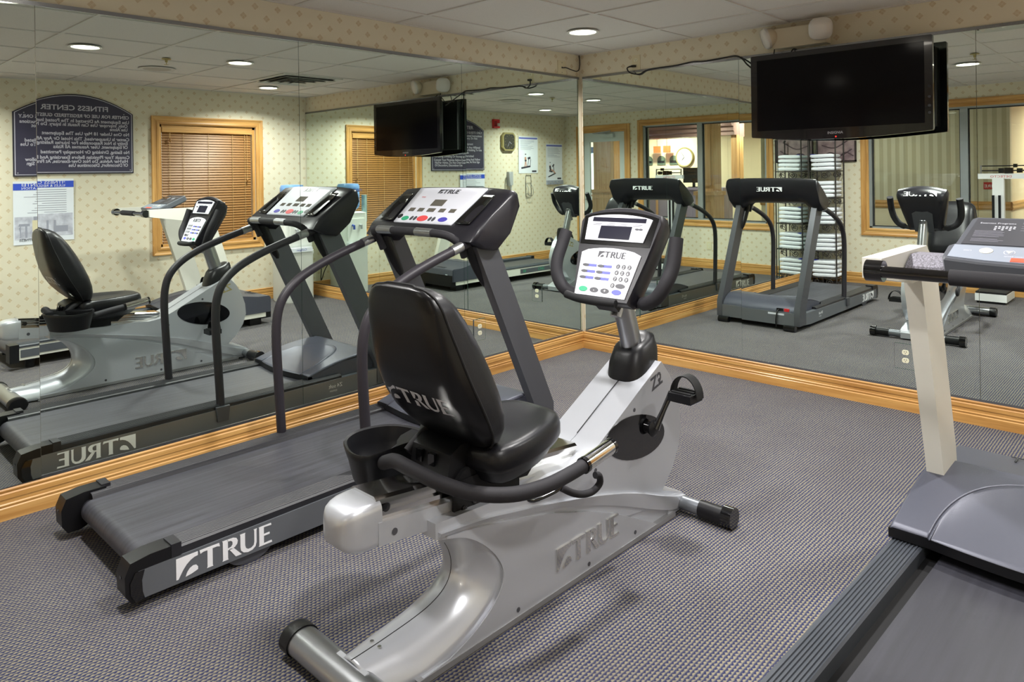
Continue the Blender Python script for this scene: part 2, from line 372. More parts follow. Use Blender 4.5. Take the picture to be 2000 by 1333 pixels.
LOGO = [
    [(0.10, 0.0), (0.0, 0.0), (0.0, 1.0), (1.0, 1.0), (1.0, 0.82), (0.84, 0.80), (0.66, 0.72), (0.48, 0.58), (0.32, 0.38), (0.19, 0.16)],
    [(0.42, 0.0), (0.50, 0.20), (0.62, 0.34), (0.78, 0.41), (0.92, 0.38), (1.0, 0.28), (1.0, 0.14), (0.72, 0.05)],
    [(1.12, 0.82), (1.08, 1.0), (2.02, 1.0), (2.06, 0.82), (1.92, 0.87), (1.70, 0.87), (1.70, 0.06), (1.73, 0.0), (1.42, 0.0), (1.45, 0.06), (1.45, 0.87), (1.25, 0.87)],
    [(2.17, 0.0), (2.20, 0.06), (2.20, 0.94), (2.17, 1.0), (2.45, 1.0), (2.45, 0.06), (2.48, 0.0)],
    [(2.40, 1.0), (2.72, 0.99), (2.88, 0.92), (2.95, 0.78), (2.92, 0.62), (2.80, 0.50), (2.62, 0.45), (2.45, 0.46), (2.45, 0.55), (2.60, 0.57), (2.68, 0.66), (2.68, 0.80), (2.60, 0.88), (2.45, 0.90)],
    [(2.50, 0.50), (2.74, 0.47), (3.14, 0.0), (2.84, 0.0)],
    [(3.06, 1.0), (3.34, 1.0), (3.32, 0.94), (3.32, 0.38), (3.36, 0.22), (3.48, 0.12), (3.64, 0.12), (3.76, 0.20), (3.80, 0.36), (3.80, 0.94), (3.77, 1.0), (3.95, 1.0), (3.92, 0.94), (3.92, 0.32), (3.86, 0.12), (3.70, 0.0), (3.46, -0.03), (3.24, 0.04), (3.11, 0.18), (3.08, 0.38), (3.08, 0.94)],
    [(4.03, 0.0), (4.06, 0.06), (4.06, 0.94), (4.03, 1.0), (4.70, 1.0), (4.72, 0.90), (4.31, 0.92), (4.31, 0.57), (4.62, 0.57), (4.62, 0.47), (4.31, 0.47), (4.31, 0.09), (4.72, 0.11), (4.75, 0.0)]]
def logo(o, r, u, height, width, m, parent, depth=0.003, name='brand_logo', slant=0.0):
    b = B(); M = frame(o, r, u); kx = width / 4.75
    for P in LOGO:
        A = [b.bm.verts.new((x * kx + slant * y * height, y * height, 0)) for x, y in P]; D = [b.bm.verts.new((x * kx + slant * y * height, y * height, depth)) for x, y in P]
        n = len(P); b.bm.faces.new(D)
        for i in range(n): b.bm.faces.new((A[i], A[(i + 1) % n], D[(i + 1) % n], D[i]))
    bmesh.ops.triangulate(b.bm, faces=[f for f in b.bm.faces if len(f.verts) > 4])
    b.move(M); return b.done(name, m, parent, smooth=0)
# ---------------------------------------------------------------- room shell
def wall_with_holes(name, mname, plane, a0, a1, z0, z1, holes, thick):
    """plane ('x'|'y', value, outward sign); holes as (a0,a1,z0,z1)"""
    ax, val, sg = plane; b = B()
    A = sorted({a0, a1, *[h[0] for h in holes], *[h[1] for h in holes]}); Z = sorted({z0, z1, *[h[2] for h in holes], *[h[3] for h in holes]})
    d0, d1 = sorted((val, val + sg * thick))
    for i in range(len(A) - 1):
        for j in range(len(Z) - 1):
            ca, cz = (A[i] + A[i + 1]) / 2, (Z[j] + Z[j + 1]) / 2
            if any(h[0] < ca < h[1] and h[2] < cz < h[3] for h in holes): continue
            if ax == 'x': b.box(d0, d1, A[i], A[i + 1], Z[j], Z[j + 1])
            else: b.box(A[i], A[i + 1], d0, d1, Z[j], Z[j + 1])
    bmesh.ops.remove_doubles(b.bm, verts=b.bm.verts, dist=1e-5)
    seen = {}
    for f in list(b.bm.faces):
        k = tuple(sorted(v.index for v in f.verts)); c = f.calc_center_median(); k = (round(c.x, 4), round(c.y, 4), round(c.z, 4))
        seen.setdefault(k, []).append(f)
    bmesh.ops.delete(b.bm, geom=[f for fs in seen.values() if len(fs) > 1 for f in fs], context='FACES_ONLY')
    return struct(b.done(name, mname, None, smooth=0))
WIN = (0.68, 1.78, 0.72, 2.05)             # window opening in the far wall (x0,x1,z0,z1)
LOB = (0.68, 2.72, 0.72, 2.20)             # lobby window opening (y0,y1,z0,z1)
DOOR = (3.05, 3.98, 0.0, 2.17)
wall_with_holes('wall_left', 'wallpaper_along_x', ('y', 0, -1), -0.12, LX + 0.12, 0, H + 0.12, [], 0.12)
wall_with_holes('wall_right', 'wallpaper_along_y', ('x', 0, -1), 0, LY, 0, H + 0.12, [], 0.12)
wall_with_holes('wall_back', 'wallpaper_along_x', ('y', LY, 1), -0.12, LX + 0.12, 0, H + 0.12, [WIN], 0.14)
wall_with_holes('wall_entry', 'wallpaper_along_y', ('x', LX, 1), 0, LY, 0, H + 0.12, [LOB, DOOR], 0.14)
b = B(); b.box(-0.12, 12.2, -2.6, 9.2, -0.1, 0.0)
floor = struct(b.done('floor', 'carpet', None, smooth=0))
# ceiling slab, grid bars and lay-in tiles
b = B(); b.box(-0.12, LX + 0.12, -0.12, LY + 0.12, H + 0.06, H + 0.14)
ceiling = struct(b.done('ceiling', 'acoustic_tile', None, smooth=0))
T0X, T0Y, TS = 0.4726, 0.3152, 0.7254
gx = [0.0] + [T0X + TS * k for k in range(7) if T0X + TS * k < LX] + [LX]; gy = [0.0] + [T0Y + TS * k for k in range(6) if T0Y + TS * k < LY] + [LY]
for x in gx: B().box(max(0, x - 0.013), min(LX, x + 0.013), 0, LY, H, H + 0.03).done('grid_bar', 'grid_metal', ceiling, smooth=0)
for y in gy: B().box(0, LX, max(0, y - 0.013), min(LY, y + 0.013), H + 0.0006, H + 0.03).done('grid_bar', 'grid_metal', ceiling, smooth=0)
_tm = {}
for i in range(len(gx) - 1):
    for j in range(len(gy) - 1):
        w, d = gx[i + 1] - gx[i], gy[j + 1] - gy[j]; k = (round(w, 3), round(d, 3))
        cx, cy = (gx[i] + gx[i + 1]) / 2, (gy[j] + gy[j + 1]) / 2
        if k not in _tm:
            bb = B(); bb.box(-w / 2 + 0.004, w / 2 - 0.004, -d / 2 + 0.004, d / 2 - 0.004, 0, 0.02, 0.003, 1)
            o = bb.done('ceiling_tile', 'acoustic_tile', None, smooth=0, base=(0, 0, 0)); _tm[k] = o.data; o.parent = ceiling
        else:
            o = bpy.data.objects.new('ceiling_tile', _tm[k]); COL.objects.link(o); o.parent = ceiling
        o.location = Vector((cx, cy, H + 0.006 + random.uniform(0, 0.0025))) - ceiling.location
        o.rotation_euler = (random.uniform(-.001, .001), random.uniform(-.001, .001), 0)
# baseboards: moulded oak profile (d = out from wall, z)
BP = [(0, 0), (0.018, 0), (0.018, 0.052), (0.014, 0.056), (0.014, 0.060), (0.017, 0.064), (0.017, 0.068), (0.013, 0.072), (0.013, 0.086), (0.016, 0.092), (0.016, 0.112), (0.012, 0.117), (0.012, 0.121), (0.015, 0.125), (0.015, 0.130), (0.009, 0.137), (0, 0.137)]
def baseboard(name, wall, a0, a1):
    b = B()
    if wall == 'left': b.prism([(d, z) for d, z in BP], 'x', a0, a1)
    if wall == 'back': b.prism([(LY - d, z) for d, z in BP], 'x', a0, a1)
    if wall == 'right': b.prism([(d, z) for d, z in BP], 'y', a0, a1)
    if wall == 'entry': b.prism([(LX - d, z) for d, z in BP], 'y', a0, a1)
    return struct(b.done(name, 'oak_x' if wall in ('left', 'back') else 'oak_y', None, smooth=0))
baseboard('baseboard_left', 'left', 0.0, LX); baseboard('baseboard_right', 'right', 0.0, LY); baseboard('baseboard_back', 'back', 0, LX)
baseboard('baseboard_entry', 'entry', 0, DOOR[0] - 0.1); baseboard('baseboard_corner', 'entry', DOOR[1] + 0.1, LY)
# mirror panels
MB_, MT_ = 0.141, 2.255
def mirror_panel(label, wall, a0, a1, tilt=(0, 0)):
    b = B(); t = 0.006; e = 0.0012
    if wall == 'left': b.box(a0 + e, a1 - e, 0.001, 0.001 + t, MB_, MT_)
    else: b.box(0.001, 0.001 + t, a0 + e, a1 - e, MB_, MT_)
    o = b.done('wall_mirror', 'mirror_glass', None, smooth=0); o.data.materials.append(MT['mirror_edge'])
    for p in o.data.polygons:
        n = p.normal
        p.material_index = 0 if (abs(n.y) > 0.9 if wall == 'left' else abs(n.x) > 0.9) else 1
    al, be = tilt       # panels hang a fraction of a degree out of true
    if wall == 'left': o.rotation_euler = (al, 0, be); o.location.y += 2.114 * al + abs(be) * (a1 - a0) / 2
    else: o.rotation_euler = (0, -al, be); o.location.x += 2.114 * al + abs(be) * (a1 - a0) / 2
    return tag(o, label, 'mirror', 'floor to ceiling mirror panels')
LSEAM = [0.022, 1.357, 2.634, 3.942, LX - 0.01]; RSEAM = [0.034, 1.409, 2.828, LY - 0.01]
TILT_L = [(0, 0), (0, 0), (0, 0), (0.0026, -0.0008)]; TILT_R = [(0, 0), (0.0018, 0), (0.0018, 0)]
LL = ['mirror panel on the treadmill wall, next to the corner strip', 'mirror panel behind the grey treadmill console and uprights', 'mirror panel behind the running belt of the grey treadmill', 'mirror panel past the rear end of the grey treadmill']
RL = ['mirror panel between the corner strip and the television', 'mirror panel behind the hanging television', 'mirror panel in front of the white treadmill, past the television']
for i in range(4): mirror_panel(LL[i], 'left', LSEAM[i], LSEAM[i + 1], TILT_L[i])
for i in range(3): mirror_panel(RL[i], 'right', RSEAM[i], RSEAM[i + 1], TILT_R[i])
# metal channels that hold the mirrors
def channel(name, wall, z0, z1, a0, a1):
    b = B()
    if wall == 'left': b.box(a0, a1, 0.0, 0.011, z0, z1, 0.001, 1)
    else: b.box(0.0, 0.011, a0, a1, z0, z1, 0.001, 1)
    return struct(b.done(name, 'edge_metal', None, smooth=0))
channel('trim_1', 'left', 0.1372, 0.150, 0.02, LX); channel('trim_2', 'left', 2.243, 2.262, 0.02, LX)
channel('trim_3', 'right', 0.1372, 0.150, 0.034, LY); channel('trim_4', 'right', 2.243, 2.262, 0.034, LY)
def crescent_hood(t, YC, W, xr, xe, zr0, ze, aw, ah, m, front, drop=-0.006):
    """motor cover: slope from ridge (xr,zr0) to rear edge (xe,ze), sunken half-oval pad of half width aw and length ah, front profile"""
    zr = lambda x: zr0 + (x - xr) / (xe - xr) * (ze - zr0) + 0.02 * math.sin(math.pi * min(1, max(0, (x - xr) / (xe - xr))))
    k = [xe, xe - (xe - xr) * 0.25, xe - (xe - xr) * 0.5, xe - (xe - xr) * 0.78, xr + 0.015]
    outer = [(x, -W) for x in k[:-1]] + [(k[-1], -W + 0.004)] + [(xr, -W + 0.06)] + [(xr, W * q) for q in (-0.6, -0.3, 0, 0.3, 0.6)] + [(xr, W - 0.06), (k[-1], W - 0.004)] + [(x, W) for x in k[:-1][::-1]]
    n = len(outer)
    inner = [(xe - ah * math.sin(math.pi * i / (n - 1)) ** 0.92, -aw * math.cos(math.pi * i / (n - 1))) for i in range(n)]
    oo = spline([(x, d, 0) for x, d in outer], 4); ii = spline([(x, d, 0) for x, d in inner], 4)
    def cres(u, v):
        j = min(len(oo) - 1, int(round(u * (len(oo) - 1)))); o = oo[j]; q = ii[j]; x = o.x + (q.x - o.x) * v; d = o.y + (q.y - o.y) * v
        edge = 0.014 * (1 - v / 0.08) ** 2 if v < 0.08 else 0
        return V(x, YC + d, zr(x) - edge)
    hd = B().grid(cres, len(oo) - 1, 24).done('motor_hood', m, t, smooth=45, solid=0.004)
    def pad(u, v):
        j = min(len(ii) - 1, int(round(u * (len(ii) - 1)))); q = ii[j]; f = min(1, max(0, (xe - q.x) / 0.22)); dr = drop * f
        if v <= 0.06: return V(q.x + 0.010 * v / 0.06, YC + q.y * (1 - 0.03 * v / 0.06), zr(q.x) - 0.002 - dr * math.sin(v / 0.06 * math.pi / 2))
        w = (v - 0.06) / 0.94; tx = xe + 0.028 * (1 - (q.y / aw) ** 2); x = q.x + 0.010 + (tx - q.x - 0.010) * w
        return V(x, YC + q.y * 0.97, (zr(q.x) - 0.002 - dr) + (ze - 0.004 - (zr(q.x) - 0.002 - dr)) * w)
    B().grid(pad, len(ii) - 1, 18).done('hood_pad', m, hd, smooth=50, solid=0.004)
    lip = [(xe + 0.002, -W), (xe + 0.002, -aw)] + [(xe + 0.002 + 0.028 * math.sin(math.pi * i / 10), -aw + 2 * aw * i / 10) for i in range(1, 10)] + [(xe + 0.002, aw), (xe + 0.002, W)]
    B().loft([[V(x, YC + d, z) for x, z in ((lx, ze - 0.004), (lx - 0.002, ze - 0.036), (lx - 0.03, ze - 0.038), (lx - 0.03, ze - 0.004))] for lx, d in lip]).done('hood_lip', 'black_plastic', hd, smooth=30)
    for s in (1, -1): B().prism([(front[0][0] + 0.01, front[0][1]), (front[0][0] + 0.01, front[1][1]), (xr - 0.02, front[-3][1] - 0.012), (xr + 0.02, zr(xr) - 0.016), (xr + (xe - xr) * 0.5, zr(xr + (xe - xr) * 0.5) - 0.014), (xe, ze - 0.008), (xe, ze - 0.040), (xe - 0.10, ze - 0.055), (xe - 0.10, front[0][1])], 'y', *sorted((YC + s * (W - 0.012), YC + s * W)), 0.002, 1).done('hood_side', m, hd)
    B().prism(front, 'y', YC - W + 0.006, YC + W - 0.006, 0.005, 2).done('front_cover', m, hd, smooth=50)
    return hd
# ---------------------------------------------------------------- grey treadmill along the left mirror wall
def mirror_y(yc, y): return 2 * yc - y
def grey_treadmill():
    YC = 0.725; YR = 1.125; YL = 0.325
    t = thing('treadmill', 'silver and black treadmill standing along the mirror wall, black curved handrails', 'treadmill', (2.86, YC, 0), 'exercise machines')
    def both(fn):
        fn(1); fn(-1)
    sy = lambda s, d: YC + s * d
    # side rails (silver channels)
    for s in (1, -1):
        b = B(); a0, a1 = sorted((sy(s, 0.36), sy(s, 0.40)))
        b.prism([(1.80, 0.050), (1.80, 0.150), (3.925, 0.132), (3.932, 0.112), (3.928, 0.042), (3.915, 0.036), (2.0, 0.036)], 'y', a0, a1, 0.004, 2)
        rail = b.done('side_rail', 'tread_silver', t)
        if s > 0: logo((3.80, YR + 0.0005, 0.050), (-1, 0, 0), (0, 0, 1), 0.074, 0.365, 'white_letter', rail, 0.001)
        else: logo((3.435, YL - 0.0005, 0.050), (1, 0, 0), (0, 0, 1), 0.074, 0.365, 'white_letter', rail, 0.001)
        # small decal near the front
        if s > 0: text('Z4 soft', (2.30, YR + 0.001, 0.095), (-1, 0, 0), (0, 0, 1), 0.035, 'white_letter', rail, 'decal'); text('system', (2.26, YR + 0.001, 0.072), (-1, 0, 0), (0, 0, 1), 0.02, 'white_letter', rail, 'decal')
        else: text('Z4 soft', (2.16, YL - 0.001, 0.095), (1, 0, 0), (0, 0, 1), 0.035, 'white_letter', rail, 'decal'); text('system', (2.20, YL - 0.001, 0.072), (1, 0, 0), (0, 0, 1), 0.02, 'white_letter', rail, 'decal')
        # ribbed foot rail
        pr = [(0.395, 0.128), (0.392, 0.158), (0.385, 0.165)]
        y = 0.380
        while y > 0.296: pr += [(y, 0.165), (y - 0.003, 0.168), (y - 0.007, 0.168), (y - 0.0095, 0.165)]; y -= 0.0105
        pr += [(0.288, 0.160), (0.282, 0.148), (0.282, 0.128)]
        b = B(); b.prism([(sy(s, d), z) for d, z in pr], 'x', 2.16, 3.862); b.done('foot_rail', 'tread_black', t, smooth=20)
        # end caps
        a0, a1 = sorted((sy(s, 0.318), sy(s, 0.398)))
        b = B(); b.prism([(3.80, 0.125), (3.80, 0.176), (3.885, 0.176), (3.950, 0.166), (3.968, 0.125), (3.966, 0.060), (3.945, 0.028), (3.90, 0.028), (3.87, 0.040)], 'y', a0, a1, 0.004, 2)
        cap = b.done('end_cap', 'black_plastic', t)
        B().prism([(3.905, 0.036), (3.912, 0.06), (3.914, 0.10), (3.905, 0.132), (3.935, 0.132), (3.952, 0.10), (3.950, 0.06), (3.935, 0.032)], 'y', *sorted((sy(s, 0.375), sy(s, 0.4025))), 0.004, 2).done('end_plug', 'black_gloss', cap)
        B().box(3.78, 3.815, min(sy(s, 0.33), sy(s, 0.4)), max(sy(s, 0.33), sy(s, 0.4)), 0.135, 0.181, 0.003, 2).done('clip', 'tread_black', cap)
        B().lathe([(0.006, 0), (0.006, 0.004)], (3.9655, sy(s, 0.36), 0.115), 'x', 10).done('screw', 'black_gloss', cap)
        # rear foot plate
        p = [(3.43, 0.06)] + [(3.52 + 0.09 * math.cos(a), 0.050 + 0.050 * math.sin(a)) for a in [math.pi + k * math.pi / 12 for k in range(13)]] + [(3.61, 0.06)]
        a0, a1 = sorted((sy(s, 0.365), sy(s, 0.392)))
        B().prism(p, 'y', a0, a1, 0.003, 1).done('rear_foot', 'tread_grey', t)
        # upright
        a0, a1 = sorted((sy(s, 0.352), sy(s, 0.404)))
        b = B(); b.prism([(1.735, 0.05), (1.885, 0.05), (1.885, 0.19), (2.350, 1.17), (2.200, 1.17), (1.735, 0.19)], 'y', a0, a1, 0.012, 3)
        b.done('upright', 'tread_grey', t)
        # handrail
        path = spline([(2.345, sy(s, 0.372), 1.118), (2.47, sy(s, 0.372), 1.082), (2.60, sy(s, 0.372), 1.042), (2.74, sy(s, 0.372), 0.990), (2.86, sy(s, 0.372), 0.928), (2.942, sy(s, 0.372), 0.850), (2.978, sy(s, 0.372), 0.755), (2.985, sy(s, 0.372), 0.62), (2.975, sy(s, 0.372), 0.40), (2.962, sy(s, 0.372), 0.15)], 5)
        hr = B().tube(path, 0.0235, 14).done('handrail', 'handrail_black', t)
        B().tube([(2.39, sy(s, 0.372), 1.107), (2.455, sy(s, 0.372), 1.088)], 0.0255, 14).done('sleeve', 'brushed_steel', hr)
        a0, a1 = sorted((sy(s, 0.395), sy(s, 0.414)))
        B().prism([(2.925, 0.155), (2.935, 0.072), (2.998, 0.072), (3.004, 0.155)], 'y', a0, a1, 0.005, 2).done('bracket', 'tread_grey', hr)
        # tapered bracket on the inner side of the upright
        c = sy(s, 0.350)
        rings = []
        for x, z, rx, ry in ((2.315, 1.12, 0.040, 0.028), (2.285, 1.05, 0.040, 0.028), (2.245, 0.97, 0.036, 0.024), (2.21, 0.905, 0.026, 0.016), (2.195, 0.875, 0.010, 0.006)):
            rings.append([V(x + rx * math.cos(k * math.pi / 8), c + ry * math.sin(k * math.pi / 8), z) for k in range(16)])
        B().loft(rings).done('bar_bracket', 'black_plastic', t)
    # running belt with rollers
    y0, y1 = YC - 0.285, YC + 0.285
    prof = [(2.02, 0.149), (3.855, 0.149)] + [(3.862 + 0.044 * math.cos(math.radians(a)), 0.105 + 0.044 * math.sin(math.radians(a))) for a in range(80, -91, -17)] + [(3.80, 0.058), (2.02, 0.058)]
    B().prism(prof, 'y', y0, y1).done('belt', 'belt_worn', t, smooth=30)
    B().tube([(3.862, YC - 0.318, 0.105), (3.862, YC + 0.318, 0.105)], 0.034, 18).done('rear_roller', 'tread_black', t)
    B().box(1.95, 3.70, YC - 0.35, YC + 0.35, 0.062, 0.120).done('deck', 'black_matte', t, smooth=0)
    # motor hood
    hd = crescent_hood(t, YC, 0.352, 1.90, 2.38, 0.268, 0.190, 0.262, 0.40, 'hood_grey', [(1.750, 0.13), (1.750, 0.165), (1.762, 0.190), (1.80, 0.225), (1.85, 0.252), (1.90, 0.266), (1.915, 0.266), (1.915, 0.13)])
    logo((1.795, YC + 0.20, 0.187), (0, -1, 0), (0.055, 0, 0.05), 0.052, 0.40, 'black_letter', hd, 0.002)
    b = B(); b.box(1.738, 1.80, YC - 0.398, YC + 0.398, 0.048, 0.162, 0.006, 2); fb = b.done('front_bar', 'tread_silver', t)
    B().box(1.7365, 1.739, YC + 0.11, YC + 0.26, 0.135, 0.152).done('spec_sticker', 'console_face', fb, smooth=0)
    sw = B().box(1.752, 1.775, YC + 0.255, YC + 0.30, 0.168, 0.195, 0.002, 1).done('power_switch', 'alarm_red', t)
    sk = B().box(1.752, 1.775, YC + 0.185, YC + 0.245, 0.168, 0.195, 0.002, 1).done('power_socket', 'black_plastic', t)
    B().tube(spline([(1.755, YC + 0.205, 0.182), (1.73, YC + 0.20, 0.165), (1.722, YC + 0.19, 0.09), (1.74, YC + 0.185, 0.03), (1.80, YC + 0.15, 0.012)], 5), 0.006, 8).done('power_cord', 'cable_black', t)
    for s in (1, -1):
        ft = B().prism([(1.70, 0.012), (1.70, 0.04), (1.90, 0.075), (1.98, 0.075), (1.98, 0.055)], 'y', sy(s, 0.30) - 0.02, sy(s, 0.30) + 0.02, 0.003, 1).done('front_foot', 'black_plastic', t)
        B().tube([(1.715, sy(s, 0.27), 0.028), (1.715, sy(s, 0.375), 0.028)], 0.028, 16).done('wheel', 'black_gloss', ft)
    # console housing: loft of side profiles across the width
    secs = []
    def sec(y, drop, inset):
        # profile points (x,z), rear-lower edge first
        return [(2.385 - inset, 1.158 - drop * 0.30), (2.345 - inset, 1.193), (2.250 - inset * 0.5, 1.262), (2.120, 1.352 - inset * 0.6), (2.085, 1.378 - inset * 0.9), (2.055, 1.372 - inset), (2.045 , 1.330 - inset), (2.080 + drop * 0.5, 1.235 - drop), (2.160 + drop * 0.6, 1.165 - drop), (2.30, 1.140 - drop * 0.55)]
    for d, drop, inset in ((-0.452, 0.075, 0.035), (-0.445, 0.085, 0.012), (-0.425, 0.09, 0.0), (-0.36, 0.088, 0.0), (-0.325, 0.05, 0.0), (-0.29, 0.015, 0.0), (-0.24, 0.0, 0.0), (0.24, 0.0, 0.0), (0.29, 0.015, 0.0), (0.325, 0.05, 0.0), (0.36, 0.088, 0.0), (0.425, 0.09, 0.0), (0.445, 0.085, 0.012), (0.452, 0.075, 0.035)):
        arcz = 0.020 * (1 - (abs(d) / 0.45) ** 2)
        secs.append([V(x, YC + d, z + (arcz if z > 1.30 else 0)) for x, z in sec(d, drop, inset)])
    con = B().loft(secs).done('console', 'console_black', t, smooth=50)
    # face plate on the sloping top
    p0 = V(2.338, 0, 1.199); p1 = V(2.098, 0, 1.384); up = (p1 - p0).normalized(); nrm = V(-up.z, 0, up.x) * -1
    nrm = V(up.z, 0, -up.x)
    if nrm.z < 0: nrm = -nrm
    L = (p1 - p0).length
    def fp(a, k, lift=0.0):  # a across (+ towards right rail), k 0..1 up the slope
        bow = 0.016 * (1 - (a / 0.3) ** 2) * k
        return V(0, YC + a, 0) + p0 + up * (L * k + bow * 0.4) + nrm * (0.006 + lift) 
    b = B(); top = [fp(a, 1.0) for a in [-0.325 + 0.65 * i / 12 for i in range(13)]]; bot = [fp(a, 0.02) for a in [-0.215 + 0.43 * i / 12 for i in range(13)]]
    def shell(u, v):
        i = u * 12; a0 = -0.238 + 0.476 * u; a1 = -0.275 + 0.55 * u
        q = fp(a0 + (a1 - a0) * v, 0.02 + 0.97 * v); return q
    b.grid(shell, 12, 8)
    fo = b.done('face_plate', 'console_face', t, smooth=30, solid=0.010)
    def fpatch(name, a, k, w, h, m, oval=False, tilt=0):
        n = 20 if oval else 4
        pts = [(w / 2 * math.cos(i * 2 * math.pi / n), h / 2 * math.sin(i * 2 * math.pi / n)) for i in range(n)] if oval else [(-w / 2, -h / 2), (w / 2, -h / 2), (w / 2, h / 2), (-w / 2, h / 2)]
        c = fp(a, k); B().extr([c + V(0, px, 0) + up * py for px, py in pts], nrm * 0.002).done(name, m, fo, smooth=0)
    R_ = (0, 1, 0)
    logo(fp(-0.085, 0.82, 0.001), R_, up, 0.034, 0.17, 'dark_letter', fo, 0.001)
    fpatch('lcd', -0.005, 0.56, 0.10, 0.052, 'lcd_window')
    for a in (-0.175, -0.098, -0.012, 0.078, 0.162): fpatch('lcd', a, 0.36, 0.060 if abs(a + .012) < .01 else 0.046, 0.028, 'lcd_window')
    fpatch('stop_key', -0.222 , 0.17, 0.036, 0.036, 'black_letter', True); fpatch('start_key', -0.165, 0.12, 0.058, 0.036, 'green_button', True)
    fpatch('stop_key', -0.022, 0.135, 0.085, 0.046, 'red_button', True); fpatch('cool_key', 0.145, 0.13, 0.068, 0.036, 'blue_button', True)
    for a in (-0.112, -0.082, 0.042, 0.072): fpatch('arrow_key', a, 0.13, 0.022, 0.034, 'dark_button', True)
    text('true', fp(-0.19, 0.70, 0.0015), R_, up, 0.02, 'red_button', fo, 'print')
    # dark cup wells either side of the face
    for s in (1, -1):
        b = B()
        def well(u, v):
            a = s * (0.258 + 0.035 * v + 0.110 * u * (1 - 0.25 * v)); k = 0.05 + 0.75 * v
            return fp(a, k, 0.004 - 0.028 * math.sin(math.pi * u) * math.sin(math.pi * min(1, v * 1.15)))
        b.grid(well, 10, 10); b.done('cup_well', 'black_gloss', t, smooth=60, solid=0.004)
    # logo on the back of the console
    logo((2.049, YC + 0.125, 1.262), (0, -1, 0), (0.0, 0, 1), 0.042, 0.25, 'white_letter', con, 0.012)
    # grab bar with pulse contacts
    z0 = 1.150
    path = spline([(2.335, YC - 0.338, 1.05), (2.365, YC - 0.338, 1.11), (2.415, YC - 0.315, z0 + 0.005), (2.445, YC - 0.25, z0 + 0.02), (2.45, YC - 0.12, z0 + 0.022), (2.45, YC + 0.12, z0 + 0.022), (2.445, YC + 0.25, z0 + 0.02), (2.415, YC + 0.315, z0 + 0.005), (2.365, YC + 0.338, 1.11), (2.335, YC + 0.338, 1.05)], 5)
    gb = B().tube(path, 0.0205, 14).done('grab_bar', 'foam_black', t)
    for s in (1, -1): B().tube([(2.449, YC + s * 0.225, z0 + 0.0215), (2.45, YC + s * 0.10, z0 + 0.023)], 0.0222, 14).done('pulse_contact', 'brushed_steel', gb)
grey_treadmill()
